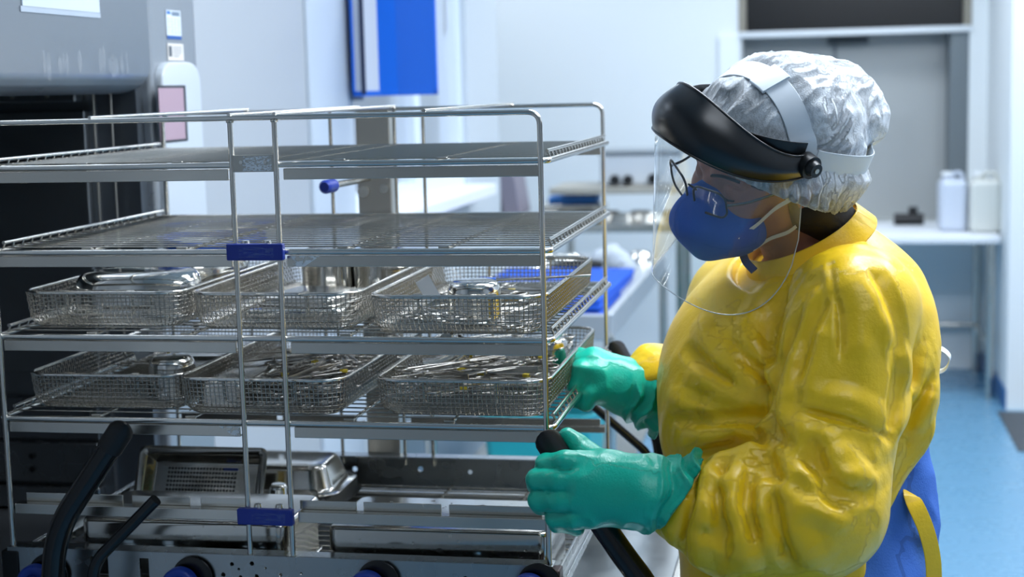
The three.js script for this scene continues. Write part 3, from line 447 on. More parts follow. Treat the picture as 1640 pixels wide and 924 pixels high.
  const lever = (a, b) => { const l = part('lever', rod(b, a, 0.0055, 12), M.wire, rack); const d = a.clone().sub(b).normalize(); part('blue_grip', tube([a.clone().addScaledVector(d, -0.004), a.clone().addScaledVector(d, 0.002), a.clone().addScaledVector(d, 0.034), a.clone().addScaledVector(d, 0.039)], 0.0115, 16, { scale: t => [0.75, 1, 1, 0.7][Math.round(t * 3)] }), M.navy, l, { label: 'blue lever grip' }); };
  lever(V(-0.0286, 1.315, -0.44), V(-0.0152, 1.3163, -0.6)); lever(V(-0.034, 1.1825, -0.44), V(-0.0199, 1.1904, -0.6));
  // base: perforated channel, side rails, floor grid
  const bm = std(0xa7acad, 0.36, 1, { roughnessMap: T_smudge });
  // a pressed plate with real holes: [x, y, radius] or [x, y, width, height]
  const plate = (z, holes) => { const s = new THREE.Shape(); s.moveTo(-X - 0.006, BASE - 0.066); s.lineTo(X + 0.006, BASE - 0.066); s.lineTo(X + 0.006, BASE - 0.0005); s.lineTo(-X - 0.006, BASE - 0.0005); for (const [x, y, a, b] of holes) { const h = new THREE.Path(); if (b) { h.moveTo(x - a / 2, y - b / 2); h.lineTo(x - a / 2, y + b / 2); h.lineTo(x + a / 2, y + b / 2); h.lineTo(x + a / 2, y - b / 2); } else h.absarc(x, y, a, 0, Math.PI * 2, true); s.holes.push(h); } return new THREE.ExtrudeGeometry(s, { depth: 0.0035, bevelEnabled: false, curveSegments: 8 }).translate(0, 0, z); };
  const frontHoles = [[-0.058, 0.014, 0.003], [-0.072, 0.03, 0.0035], [-0.046, 0.033, 0.0032], [-0.028, 0.012, 0.0034], [-0.022, 0.031, 0.0036], [-0.008, 0.018, 0.002], [0.014, 0.027, 0.003], [-0.048, 0.021, 0.002], [0.045, 0.024, 0.002], [0.283, 0.022, 0.0035]].map(([x, d, r]) => [x, BASE - d, r]);
  frontHoles.push([-0.262, BASE - 0.034, 0.028, 0.048], [-0.192, BASE - 0.034, 0.014, 0.048]);
  const rearHoles = [[-0.0646, 0.7883, 0.0048], [0.0587, 0.7913, 0.0048], [0.15, 0.788, 0.004]];
  part('base_beam', [plate(0.004, frontHoles), bx(-X - 0.006, BASE - 0.004, -0.022, X + 0.006, BASE, 0.0065, 0.0018)], bm, rack);
  part('base_beam', [plate(ZR - 0.0075, rearHoles), bx(-X - 0.006, BASE - 0.004, ZR - 0.0065, X + 0.006, BASE, ZR + 0.022, 0.0018)], bm, rack);
  for (const s of [-1, 1]) part('side_rail', [bx(s * (X + 0.006), BASE - 0.05, ZR, s * (X + 0.009), BASE - 0.018, 0.004, 0.001), bx(s * (X - 0.002), BASE - 0.034, ZR, s * (X + 0.02), BASE - 0.031, 0, 0.001), bx(s * (X + 0.019), BASE - 0.034, ZR, s * (X + 0.022), BASE - 0.022, 0, 0.001)], bm, rack);
  for (const s of [-1, 1]) part('corner_cap', bx(s * (X - 0.012), BASE - 0.06, -0.02, s * (X + 0.016), BASE - 0.006, 0.0095, 0.003), s < 0 ? M.black : std(0x5a4a48, 0.35, 0.8), rack);
  const grid = []; for (let k = 0; k < 22; k++) { const z = lerp(-0.03, ZR + 0.03, k / 21); grid.push(rod(V(-X, 0.7675, z), V(X, 0.7675, z), 0.0017, 6)); }
  part('base_grid', grid, M.steel, rack, { stuff: true });
  for (const x of [-0.262, -0.118, 0.118, 0.262]) part('cross_rod', rod(V(x, 0.7635, 0), V(x, 0.7635, ZR), 0.0025, 6), M.wire, rack);
  const wp = lathe([[0.004, 0.010], [0.009, 0.0105], [0.0105, 0.006], [0.0125, 0.006], [0.014, 0.010], [0.021, 0.0115], [0.0245, 0.0095], [0.0255, 0.006], [0.0255, -0.006], [0.024, -0.009]], 36);
  for (const [x, y] of [[-0.352, 0.7795], [-0.1284, 0.7835], [0.1476, 0.7885], [0.3759, 0.793]]) {
    const w = part('wheel', wp.clone().rotateX(Math.PI / 2).translate(x, y - 0.004, 0.03), std(0x12358f, 0.4), rack, { label: 'blue plastic roller wheel' });
    part('hub', [cyl(V(x, y - 0.004, 0.008), V(x, y - 0.004, 0.0385), 0.0088, 0.0088, 20)], M.steel, w);
    part('wheel_flange', lathe([[0.006, 0], [0.03, 0], [0.031, 0.003], [0.03, 0.006], [0.006, 0.006]], 36).rotateX(Math.PI / 2).translate(x + 0.012, y + 0.001, 0.0095), M.blackGloss, w);
  }
}

// ------------------------------------------------------------------ the transfer trolley under the rack
{
  const t = thing('transfer_trolley', 'steel transfer trolley with black bent handles carrying the rack', 'trolley');
  const dk = std(0xaab0b2, 0.4, 0.95, { roughnessMap: T_smudge });
  part('deck', [bx(-0.44, 0.700, -0.66, 0.545, 0.712, 0.075, 0.003)], dk, t);
  part('edge_rail', bx(0.545, 0.695, -0.66, 0.562, 0.735, 0.075, 0.004), M.steel, t);
  for (const z of [0.03, ZR - 0.02]) part('roller_track', [bx(-0.44, 0.712, z - 0.02, 0.43, 0.7485, z + 0.02, 0.003)], M.steel, t);
  for (const [x, z] of [[-0.41, 0.045], [0.515, 0.045], [-0.41, -0.63], [0.515, -0.63]]) { const l = part('leg', bx(x - 0.018, 0.1, z - 0.018, x + 0.018, 0.7, z + 0.018, 0.004), M.steel, t); part('caster', [new THREE.TorusGeometry(0.034, 0.015, 10, 22).rotateY(Math.PI / 2).translate(x, 0.05, z), cyl(V(x, 0.05, z), V(x, 0.1, z), 0.012)], M.rubber, l); }
  part('lower_shelf', bx(-0.4, 0.2, -0.62, 0.5, 0.215, 0.03, 0.003), dk, t);
  const handle = (pts, r, cap, fr = 0.05) => {
    const q = fillet(pts, fr, 10), d = q[0].clone().sub(q[1]).normalize();
    const h = part('handle', tube(q, r, 20), M.blackGloss, t, { label: 'black bent tube handle' });
    if (cap) { const a = q[0]; part('end_cap', tube([0, 0.25, 0.5, 0.7, 0.85, 0.95, 1].map(k => a.clone().addScaledVector(d, -0.03 + (0.03 + r * 0.85) * k)), r * 1.1, 20, { scale: k => { const e = [0, 0.25, 0.5, 0.7, 0.85, 0.95, 1][Math.round(k * 6)], u = Math.max(0, (-0.03 + (0.03 + r * 0.85) * e) / (r * 0.85)); return Math.sqrt(Math.max(0.02, 1 - u * u)); } }), M.rubber, h); }
  };
  handle([V(0.4125, 1.007, 0.06), V(0.502, 0.865, 0.06), V(0.552, 0.80, 0.062), V(0.565, 0.706, 0.062)], 0.0165, true);
  handle([V(-0.1905, 1.008, 0.062), V(-0.298, 0.862, 0.062), V(-0.318, 0.706, 0.062)], 0.0165, true);
  handle([V(-0.1372, 0.9158, 0.075), V(-0.2343, 0.8231, 0.075), V(-0.2481, 0.7406, 0.075)], 0.0085, false, 0.02);
  handle([V(0.4105, 1.008, -0.65), V(0.49, 0.86, -0.65), V(0.5, 0.706, -0.65)], 0.0165, true);
  handle([V(0.3424, 0.9303, -0.645), V(0.4686, 0.8198, -0.645), V(0.4742, 0.7384, -0.645)], 0.0078, false, 0.02);
}

// ------------------------------------------------------------------ wire mesh instrument baskets
function basketGeo(W, D, H) {
  const sp = 0.0064, ring = rrect(W, D, 0.034, 8)(0), pts = ring.map(([x, z]) => V(x, 0, z));
  const loop = []; { const c = [...pts, pts[0]]; let per = 0; for (let i = 0; i < c.length - 1; i++) per += c[i].distanceTo(c[i + 1]); const n = Math.round(per / sp / 2) * 2; let i = 0, acc = 0; for (let k = 0; k < n; k++) { const s = per * k / n; while (acc + c[i].distanceTo(c[i + 1]) < s) { acc += c[i].distanceTo(c[i + 1]); i++; } loop.push(c[i].clone().lerp(c[i + 1], (s - acc) / c[i].distanceTo(c[i + 1]))); } }
  const n = loop.length, out = loop.map((p, i) => { const a = loop[(i + n - 1) % n], b = loop[(i + 1) % n], d = b.clone().sub(a); return V(d.z, 0, -d.x).normalize(); });
  const prof = y => y < 0.016 ? -0.011 * (1 - y / 0.016) ** 2 : 0.001 * (y - 0.016) / H * 6;   // wall rolls in towards the floor
  const rows = Math.round(H / sp), wires = [], r = 0.00078;
  const at = (i, y, w) => loop[(i + n) % n].clone().addScaledVector(out[(i + n) % n], prof(y) + w).setY(y);
  for (let i = 0; i < n; i++) { const p = []; for (let j = 0; j <= rows; j++) p.push(at(i, H * j / rows, ((i + j) % 2 ? 1 : -1) * 0.0007)); wires.push(tube(p, r, 4, { capped: false })); }
  for (let j = 1; j < rows; j++) { const p = []; for (let i = 0; i < n; i++) p.push(at(i, H * j / rows, ((i + j) % 2 ? -1 : 1) * 0.0007)); wires.push(tube(p, r, 4, { closed: true })); }
  const w2 = W / 2 - 0.012, d2 = D / 2 - 0.012;
  for (let x = -w2; x <= w2; x += sp) wires.push(rod(V(x, 0.0012, -d2), V(x, 0.0012, d2), r, 4));
  for (let z = -d2; z <= d2; z += sp) wires.push(rod(V(-w2, 0.0022, z), V(w2, 0.0022, z), r, 4));
  const hoop = (y, o, rad) => tube(rrect(W + 2 * o, D + 2 * o, 0.034 + o, 8)(0).map(([x, z]) => V(x, y, z)), rad, 8, { closed: true });
  const bail = s => tube(fillet([V(-0.052, H - 0.001, s * (D / 2 - 0.003)), V(-0.052, H - 0.034, s * (D / 2 - 0.008)), V(0.052, H - 0.034, s * (D / 2 - 0.008)), V(0.052, H - 0.001, s * (D / 2 - 0.003))], 0.008), 0.0019, 8);
  const lug = s => [-0.052, 0.052].map(x => cyl(V(x - 0.006, H, s * (D / 2 - 0.002)), V(x + 0.006, H, s * (D / 2 - 0.002)), 0.0042, 0.0042, 10));
  return { mesh: mg(wires), rim: hoop(H, 0.0018, 0.0029), foot: hoop(0.0008, -0.012, 0.0022), bails: [bail(1), bail(-1)], lugs: [lug(1), lug(-1)] };
}
const BW = 0.243, BD = 0.478, BH = 0.05;
const basket0 = (() => {
  const g = basketGeo(BW, BD, BH), b = thing('instrument_basket', '', 'basket', 'wire baskets on the rack');
  part('wire_mesh', g.mesh, M.wire, b, { stuff: true, uv: false }); part('rim', g.rim, M.chrome, b); part('foot_ring', g.foot, M.wire, b);
  for (const x of g.bails) part('carry_handle', x, M.wire, b); for (const x of g.lugs.flat()) part('hinge_lug', x, M.wire, b);
  return b;
})();
const Y3 = LEVEL[2] + 0.0135, Y4 = LEVEL[3] + 0.0135, ZC = -0.035 - BD / 2;
const BASKETS = [[-0.267, Y3, ZC - 0.012, 0, 'wire basket holding a large upturned steel basin, upper row left'], [0.001, Y3, ZC - 0.004, 0, 'wire basket with steel trays and bowls behind the twin posts, upper row middle'], [0.274, Y3, ZC + 0.022, 0, 'wire basket with an upturned cup and loose instruments, upper row right'], [-0.263, Y4, ZC - 0.004, 0, 'wire basket with few instruments and an upturned cup, lower row left'], [-0.018, Y4, ZC + 0.014, 0, 'wire basket heaped with dark instruments behind the twin posts, lower row middle'], [0.273, Y4, ZC + 0.004, 0, 'wire basket heaped with forceps next to the gloved right hand, lower row right']];
BASKETS.forEach(([x, y, z, a, l], i) => { const b = i ? copy(basket0) : basket0; b.position.set(x, y, z); b.userData.label = l; });

// ------------------------------------------------------------------ what lies in the baskets
function ringInstrument(L, kind) {
  const g = [], s = kind === 'scissors';
  for (const q of [-1, 1]) {
    const R = s ? 0.0125 : 0.0105, rx = -L / 2 + R, zz = q * (s ? 0.017 : 0.0135);
    g.push(new THREE.TorusGeometry(R, 0.0017, 6, 16).rotateX(Math.PI / 2).translate(rx, q * 0.0008, zz));
    g.push(sweepProfile(spline([V(rx + R * 0.9, q * 0.0008, zz - q * 0.004), V(-L * 0.15, q * 0.0008, q * 0.0075), V(L * 0.14, q * 0.0006, q * 0.001), V(L * 0.22, q * 0.0006, -q * 0.0022), V(L * 0.5, q * 0.0006 + (kind === 'curved' ? 0.008 : 0), -q * 0.0006)], 12), flatB(0.0042, 0.0026), { up: V(0, 1, 0), scale: t => t > 0.55 ? 1.1 - (t - 0.55) * 1.3 : 1 }));
  }
  g.push(cyl(V(L * 0.15, -0.0026, 0), V(L * 0.15, 0.0026, 0), 0.0032, 0.0032, 10));
  return mg(g);
}
function tweezers(L) { return mg([-1, 1].map(q => sweepProfile(spline([V(-L / 2, 0, 0), V(-L * 0.3, 0, q * 0.004), V(0, 0, q * 0.006), V(L * 0.3, 0, q * 0.0035), V(L / 2, 0, q * 0.0008)], 10), flatB(0.0016, 0.009), { up: V(0, 1, 0), scale: t => t < 0.5 ? 1 : 1.25 - t * 0.8 }))); }
const KIND = { haemostat: [ringInstrument(0.16), ringInstrument(0.14, 'curved'), ringInstrument(0.18)], scissors: [ringInstrument(0.15, 'scissors')], tweezers: [tweezers(0.14), tweezers(0.17)] };
for (const k in KIND) KIND[k].forEach(g => { boxUV(g); g.userData.ready = true; });
const tapeGeo = boxUV(new RoundedBoxGeometry(0.011, 0.0052, 0.0066, 1, 0.001)); tapeGeo.userData.ready = true;
const NAMEOF = { haemostat: 'haemostat_forceps', scissors: 'surgical_scissors', tweezers: 'tissue_forceps' }, CAT = { haemostat: 'forceps', scissors: 'scissors', tweezers: 'forceps' };
function heap(bi, n, where, x0, x1, z0, z1, yMax, spread, tape = 0.3) {
  const [bx0, by, bz] = BASKETS[bi];
  for (let i = 0; i < n; i++) {
    const k = ['haemostat', 'haemostat', 'haemostat', 'scissors', 'tweezers'][Math.floor(rnd() * 5)], g = KIND[k][Math.floor(rnd() * KIND[k].length)];
    const taped = rnd() < tape && k !== 'tweezers';
    const o = single(NAMEOF[k], g, M.instr, taped ? `steel ${k === 'scissors' ? 'scissors' : 'ring-handled forceps'} with yellow tape ${where}` : `${{ haemostat: 'steel ring-handled forceps', scissors: 'steel surgical scissors', tweezers: 'steel thumb forceps' }[k]} ${where}`, CAT[k], `instruments ${where}`);
    if (taped) { const t = part('tape_band', tapeGeo, M.yellowTape, o, { label: 'yellow marking tape' }); t.position.set(-0.035, 0, rnd() < 0.5 ? 0.0075 : -0.0075); }
    const a = rr(-spread, spread) + (rnd() < 0.5 ? Math.PI : 0), half = 0.09, lx = Math.abs(Math.cos(a)) * half, lz = Math.abs(Math.sin(a)) * half;
    const lay = 0.006 + yMax * (i / n);
    o.position.set(bx0 + clamp(rr(x0, x1), -BW / 2 + lx + 0.008, BW / 2 - lx - 0.008), by + lay, bz + clamp(rr(z0, z1), -BD / 2 + lz + 0.008, BD / 2 - lz - 0.008));
    o.rotation.set(rr(-0.12, 0.12), a, rr(-0.05, 0.05), 'YXZ');
  }
}
heap(5, 58, 'in the heap in the lower right basket', -0.1, 0.1, -0.2, 0.21, 0.044, 1.5, 0.3);
heap(4, 50, 'in the heap in the lower middle basket', -0.03, 0.1, -0.2, 0.2, 0.042, 1.4, 0.25);
heap(3, 9, 'lying in the lower left basket', -0.08, 0.1, -0.2, 0.12, 0.018, 1.2, 0.5);
heap(2, 14, 'lying in the upper right basket', -0.1, 0.1, -0.2, 0.2, 0.014, 1.2, 0.2);
{
  const [b0, b1, b2, b3, b4, b5] = BASKETS;
  const put = (o, b, x, y, z, ry = 0) => { o.position.set(b[0] + x, b[1] + y, b[2] + z); o.rotation.y = ry; return o; };
  // upturned basins and cups
  const basin = thing('kidney_basin', 'large upturned polished kidney basin in the upper left basket', 'basin');
  part('bowl', stamped(kidney(0.098, 0.074, 0.026, 72), [[0.0, 0], [0.001, 0.04], [0.003, 0.051], [0.007, 0.059], [0.013, 0.064], [0.022, 0.0665], [0.034, 0.0658], [0.046, 0.0652]]), M.polish, basin);
  part('rolled_rim', tube(kidney(0.098, 0.074, 0.026, 72)(-0.002).map(([x, z]) => V(x, 0.001, z)), 0.0022, 6, { closed: true }), M.polish, basin);
  put(basin, b0, 0.012, 0.0035, 0.115, 0.12);
  const basin2 = thing('kidney_basin', 'upturned polished basin at the back of the upper left basket', 'basin');
  part('bowl', stamped(oval(0.085, 0.1), [[0.0, 0], [0.003, 0.05], [0.009, 0.064], [0.018, 0.071], [0.03, 0.075], [0.05, 0.076]]), M.polish, basin2);
  put(basin2, b0, 0.025, 0.0035, -0.075);
  const cup = (r, h) => lathe([[0.0005, h], [r * 0.72, h], [r * 0.86, h - 0.003], [r * 0.94, h - 0.009], [r * 0.97, h - 0.018], [r, 0.004], [r * 1.05, 0.003], [r * 1.06, 0]], 44);
  const mk = (name, label, r, h, b, x, z) => { const t = thing(name, label, 'cup'); part('cup', cup(r, h), M.polish, t); part('rolled_rim', new THREE.TorusGeometry(r * 1.05, 0.0018, 6, 40).rotateX(Math.PI / 2).translate(0, 0.0018, 0), M.polish, t); put(t, b, x, 0.0035, z); };
  mk('steel_cup', 'upturned polished steel cup among the instruments of the upper right basket', 0.0395, 0.058, b2, 0.008, 0.15);
  mk('steel_cup', 'upturned polished steel cup in the lower left basket corner', 0.036, 0.06, b3, 0.07, 0.15);
  mk('steel_cup', 'upturned steel bowl under the blue grip, upper middle basket', 0.047, 0.078, b1, -0.02, -0.1);
  mk('steel_cup', 'upturned steel bowl at the right back of the upper middle basket', 0.044, 0.078, b1, 0.072, -0.085);
  mk('steel_cup', 'upturned steel cup at the right back of the lower right basket', 0.036, 0.062, b5, 0.072, -0.05);
  // flat trays in the upper middle basket
  const tray = (name, label, w, d, h, b, x, y, z, a = 0) => { const t = thing(name, label, 'tray'); part('tray_body', stamped(rrect(w, d, 0.016, 5), [[0, 0.0], [0.001, h * 0.6], [0.004, h * 0.92], [0.009, h]]), M.sheet, t); part('tray_rim', tube(rrect(w + 0.006, d + 0.006, 0.018, 5)(0).map(([u, v]) => V(u, 0.001, v)), 0.0016, 6, { closed: true }), M.sheet, t); return put(t, b, x, y, z, a); };
  tray('steel_tray', 'low upturned steel tray in the upper middle basket', 0.15, 0.17, 0.018, b1, 0.008, 0.0035, 0.115, 0.1);
  tray('steel_tray', 'small steel tray lying on the low tray of the upper middle basket', 0.12, 0.13, 0.014, b1, 0.02, 0.0225, 0.105, -0.16);
  tray('steel_tray', 'upturned steel box tray at the left of the lower middle basket', 0.075, 0.2, 0.036, b4, -0.07, 0.0035, 0.105, 0);
  tray('steel_tray', 'flat steel tray behind the cup of the lower left basket', 0.12, 0.14, 0.03, b3, 0.03, 0.0035, -0.08, 0.08);
  // paper slips
  const slip = (b, p, w, h, ry, rz, label) => { const g = new THREE.PlaneGeometry(w, h, 6, 6); const q = g.attributes.position; for (let i = 0; i < q.count; i++) q.setZ(i, 0.006 * Math.sin(q.getX(i) * 60)); g.computeVertexNormals(); const o = single('paper_slip', g, std(0xe4e9ee, 0.8, 0, { side: THREE.DoubleSide }), label, 'paper'); o.position.set(b[0] + p[0], b[1] + p[1], b[2] + p[2]); o.rotation.set(-0.2, ry, rz, 'YXZ'); };
  slip(b2, [-0.072, 0.042, 0.1], 0.022, 0.036, 0.2, 0.5, 'white paper slip sticking up at the left of the upper right basket');
  slip(b3, [-0.056, 0.05, -0.02], 0.034, 0.04, 0.1, 0.3, 'white paper slip on the left basket wall, lower row');
  // suction nozzle: bent steel tube with a yellow ring
  const n = thing('suction_nozzle', 'bent wide steel nozzle with a yellow ring in the lower right basket', 'nozzle');
  const np = spline([V(-0.045, 0.012, 0.03), V(-0.02, 0.014, 0.022), V(0.004, 0.026, 0.008), V(0.018, 0.036, -0.004), V(0.036, 0.038, -0.012), V(0.06, 0.034, -0.02)], 24);
  part('pipe', tube(np, 0.0135, 18, { scale: t => 1.1 - 0.35 * t }), M.polish, n);
  part('ring', tube([np[14], np[15]], 0.0128, 18), M.yellowTape, n, { label: 'yellow ring' });
  put(n, b5, -0.055, 0.02, 0.02);
  // cannula with blue hub and pale ring scissors in the upper right basket
  const ca = thing('cannula', 'thin steel cannula with a blue hub in the upper right basket', 'cannula');
  part('shaft', rod(V(-0.06, 0, 0), V(0.09, 0.004, 0), 0.0017, 8), M.wire, ca); part('hub', cyl(V(-0.064, 0, 0), V(-0.05, 0, 0), 0.0046, 0.0046, 14), std(0x1457b8, 0.4), ca);
  put(ca, b2, 0.07, 0.05, 0.05, 0.2);
  // blue tubing coiled behind the left baskets
  const coil = []; for (let i = 0; i <= 160; i++) { const a = i / 160 * Math.PI * 2 * 4; coil.push(V(Math.cos(a) * (0.085 + 0.008 * Math.sin(a * 1.3)), 0.006 + 0.01 * i / 160 + 0.004 * Math.sin(a * 2.1), Math.sin(a) * (0.05 + 0.006 * Math.cos(a * 0.9)))); }
  const tb = single('blue_tubing', tube(coil, 0.0036, 8), std(0x1a63cf, 0.4), 'coil of blue plastic tubing at the back of the upper left basket', 'tubing');
  tb.position.set(b0[0] + 0.03, b0[1] + 0.081, b0[2] - 0.13); tb.rotation.x = 0.1;
}

// ------------------------------------------------------------------ steel ware on the base grid of the rack
{
  const YG = 0.7695, drop = (o, x, z, a = 0, y = YG) => { o.position.set(x, y, z); o.rotation.y = a; return o; };
  const box = (label, w, d, h) => { const t = thing('steel_tray', label, 'tray'); part('tray_body', stamped(rrect(w, d, 0.014, 6), [[-0.004, 0], [-0.004, 0.0016], [0, 0.0016], [0.0008, h * 0.55], [0.0008, h * 0.56], [-0.0022, h * 0.57], [-0.002, h * 0.92], [0.0005, h * 0.98], [0.005, h]]), M.sheet, t); return t; };
  const dropGeo = boxUV(new THREE.SphereGeometry(1, 8, 5, 0, 6.3, 0, 1.57)); dropGeo.userData.ready = true;
  const water = phy(0xffffff, 0.03, 0, { transmission: 1, thickness: 0.003, ior: 1.33 });
  const t1 = drop(box('wet upturned steel tray on the base grid below the gloved left hand', 0.318, 0.168, 0.083), 0.232, -0.121);
  for (let i = 0; i < 46; i++) { const o = part('water_drop', dropGeo, water, t1); const r = rr(0.0012, 0.0036); o.scale.set(r * rr(0.8, 1.7), r * 0.4, r); if (i < 26) o.position.set(rr(-0.13, 0.14), 0.0828, rr(-0.07, 0.0)); else { o.position.set(rr(-0.14, 0.13), rr(0.045, 0.078), 0.0855); o.rotation.x = Math.PI / 2; } }
  const t2 = drop(box('wide upturned steel tray on the base grid at the left', 0.315, 0.165, 0.083), -0.152, -0.121);
  for (let i = 0; i < 14; i++) { const o = part('water_drop', dropGeo, water, t2); const r = rr(0.0012, 0.0028); o.scale.set(r, r * 0.4, r); o.position.set(rr(-0.12, 0.14), rr(0.045, 0.078), 0.084); o.rotation.x = Math.PI / 2; }
  const t3 = thing('deep_tray', 'deep upturned steel tray at the back of the base grid', 'tray');
  part('tray_body', stamped(rrect(0.318, 0.15, 0.035, 8), [[-0.012, 0.0], [-0.012, 0.002], [-0.001, 0.002], [0.003, 0.01], [0.013, 0.038], [0.017, 0.044], [0.024, 0.047], [0.04, 0.048]]), M.sheet, t3);
  drop(t3, -0.2, -0.455, 0.02, 0.8005);
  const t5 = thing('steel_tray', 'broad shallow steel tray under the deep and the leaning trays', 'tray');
  part('tray_body', stamped(rrect(0.345, 0.345, 0.03, 7), [[-0.006, 0], [-0.006, 0.0016], [0, 0.0016], [0.002, 0.024], [0.006, 0.029], [0.012, 0.0305]]), std(0x3b3d3e, 0.35, 1), t5); drop(t5, -0.212, -0.405);  // shade under the shelves is put into this dark steel colour
  const t4 = thing('perforated_tray', 'steel tray with perforated floor leaning on its side in front of the deep tray', 'tray');
  const pg = stamped(rrect(0.225, 0.1, 0.012, 5), [[0, 0.0], [0.0, 0.002], [0.010, 0.002], [0.014, -0.006], [0.02, -0.022], [0.024, -0.024]]);
  part('tray_body', pg, M.sheet, t4);
  const dots = []; for (let i = 0; i < 22; i++) for (let j = 0; j < 6; j++) dots.push(new THREE.CircleGeometry(0.0022, 8).rotateX(-Math.PI / 2).translate(-0.066 + i * 0.0056, -0.0236, -0.018 + j * 0.0072));
  part('perforations', dots, M.black, t4, { stuff: true });
  part('blue_mark', bx(0.03, -0.0238, -0.02, 0.055, -0.0232, -0.016), std(0x17409f, 0.5), t4, { label: 'blue mark' });
  drop(t4, -0.238, -0.318, 0, 0.846); t4.rotation.x = 1.1;
  const cp = thing('steel_cup', 'small upturned steel cup beside the leaning tray', 'cup'); part('cup', lathe([[0.0005, 0.05], [0.009, 0.05], [0.013, 0.048], [0.016, 0.042], [0.02, 0.003], [0.022, 0.002], [0.022, 0]], 32), M.polish, cp); drop(cp, -0.086, -0.27, 0, 0.8005);
}

// ------------------------------------------------------------------ the worker
const ortho = (a, b) => { const l = a.clone().normalize(), f = b.clone().addScaledVector(l, -b.dot(l)).normalize(), u = new THREE.Vector3().crossVectors(f, l); return [l, u, f]; };
const HEAD = V(0.6907, 1.3604, -0.1162), [HL, HU, HF] = ortho(V(0.6409, -0.3857, 0.6637), V(-0.7616, -0.2377, 0.6029));   // her left, up, forward
const hp = (l, u, f) => HEAD.clone().addScaledVector(HL, l).addScaledVector(HU, u).addScaledVector(HF, f);
const [TL, TU, TF] = ortho(V(0.5513, 0.0101, 0.8342), V(-0.8309, 0.0119, 0.5562));
const HX = [HL, HU, HF], TX = [TL, TU, TF];
const ell = (c, A, r) => ({ c, A, r });
const person = thing('person', 'person in yellow gown, teal gloves, white hair cap and blue mask leaning to the rack', 'person');
const AXR = V(0.981, -0.0243, -0.1927), AXU = V(-0.0012, 0.9914, -0.1311), AXN = V(0.1942, 0.1288, 0.9725);

// --- head and neck
const skull = ell(hp(0, 0.028, -0.012), HX, [0.074, 0.09, 0.096]), face = ell(hp(0, -0.032, 0.036), HX, [0.059, 0.078, 0.062]);
const cheeks = [-1, 1].map(s => ell(hp(s * 0.036, -0.03, 0.066), HX, [0.024, 0.024, 0.024]));
const ears = [-1, 1].map(s => ell(hp(s * 0.078, -0.012, -0.006).addScaledVector(HF, -0.004), HX, [0.009, 0.031, 0.019]));
const NECK = V(0.7558, 1.2055, -0.1858), nk0 = hp(0, -0.06, -0.028);
function headSD(x, y, z) {
  let d = smin(sdEll(x, y, z, skull), sdEll(x, y, z, face), 0.03);
  for (const c of cheeks) d = smin(d, sdEll(x, y, z, c), 0.02);
  d = smin(d, sdCap(x, y, z, hp(-0.042, -0.06, 0.01), hp(0, -0.098, 0.066), 0.022, 0.017), 0.03);
  d = smin(d, sdCap(x, y, z, hp(0.042, -0.06, 0.01), hp(0, -0.098, 0.066), 0.022, 0.017), 0.03);
  for (const s of [-1, 1]) {
    d = smin(d, sdCap(x, y, z, hp(s * 0.014, 0.018, 0.092), hp(s * 0.046, 0.016, 0.078), 0.008, 0.008), 0.014);
    d = smax(d, -(Math.hypot(x - eyeP[s > 0 ? 1 : 0].x, y - eyeP[s > 0 ? 1 : 0].y, z - eyeP[s > 0 ? 1 : 0].z) - 0.016), 0.012);
    d = smin(d, Math.hypot(x - eyeB[s > 0 ? 1 : 0].x, y - eyeB[s > 0 ? 1 : 0].y, z - eyeB[s > 0 ? 1 : 0].z) - 0.0135, 0.004);
    d = smin(d, sdEll(x, y, z, ears[s > 0 ? 1 : 0]), 0.008);
  }
  d = smin(d, sdCap(x, y, z, noseA, noseB, 0.007, 0.0125), 0.014);
  d = smin(d, sdCap(x, y, z, lipA, lipB, 0.008, 0.008), 0.008);
  return smin(d, sdCap(x, y, z, nk0, NECK, 0.05, 0.062), 0.03);
}
const eyeP = [-1, 1].map(s => hp(s * 0.032, -0.002, 0.104)), eyeB = [-1, 1].map(s => hp(s * 0.032, -0.003, 0.0775));
const noseA = hp(0, 0.0, 0.094), noseB = hp(0, -0.036, 0.112), lipA = hp(-0.018, -0.064, 0.092), lipB = hp(0.018, -0.064, 0.092);

// --- gown: base volumes
const G = {
  chest: ell(V(0.7132, 1.0512, -0.2134), TX, [0.176, 0.178, 0.18]), belly: ell(V(0.7174, 0.9548, -0.1758), TX, [0.185, 0.21, 0.17]), back: ell(V(0.8172, 1.048, -0.208), TX, [0.165, 0.2, 0.116]),
  neck: V(0.7592, 1.1989, -0.1959), shN: V(0.8118, 1.169, -0.0687), shF: V(0.6528, 1.13, -0.3506),
  aN: V(0.806, 1.1709, -0.0267), eN: V(0.763, 0.941, 0.0586), e2: V(0.7537, 0.9181, 0.0687), w1: V(0.6628, 0.9116, 0.0671), w2: V(0.594, 0.9189, 0.0593),
  eF: V(0.5972, 0.965, -0.3793), wF: V(0.5181, 1.0222, -0.3146), k0: V(0.7368, 0.8214, -0.162), k1: V(0.7437, 0.4489, -0.1757),
};
const COLL = { a: V(0.8157, 1.2861, -0.1879), f: V(0.6791, 1.1989, -0.1388) };
const colA = COLL.a.clone().sub(COLL.f).multiplyScalar(0.5), colC = COLL.a.clone().add(COLL.f).multiplyScalar(0.5), colB = TL.clone().multiplyScalar(0.082), colN = new THREE.Vector3().crossVectors(colA, colB).normalize(); if (colN.y < 0) colN.negate();
const cut1 = { p: V(0.9225, 1.002, -0.151), n: V(0.8138, -0.5746, -0.0864) }, cut2 = { p: V(0.8124, 0.8229, -0.1053), n: V(0.981, -0.0243, -0.1927) }, cut3 = { p: V(0.919, 1.0604, -0.158), n: V(0.9807, -0.0045, -0.1953) };
const side = (x, y, z, c) => (x - c.p.x) * c.n.x + (y - c.p.y) * c.n.y + (z - c.p.z) * c.n.z;
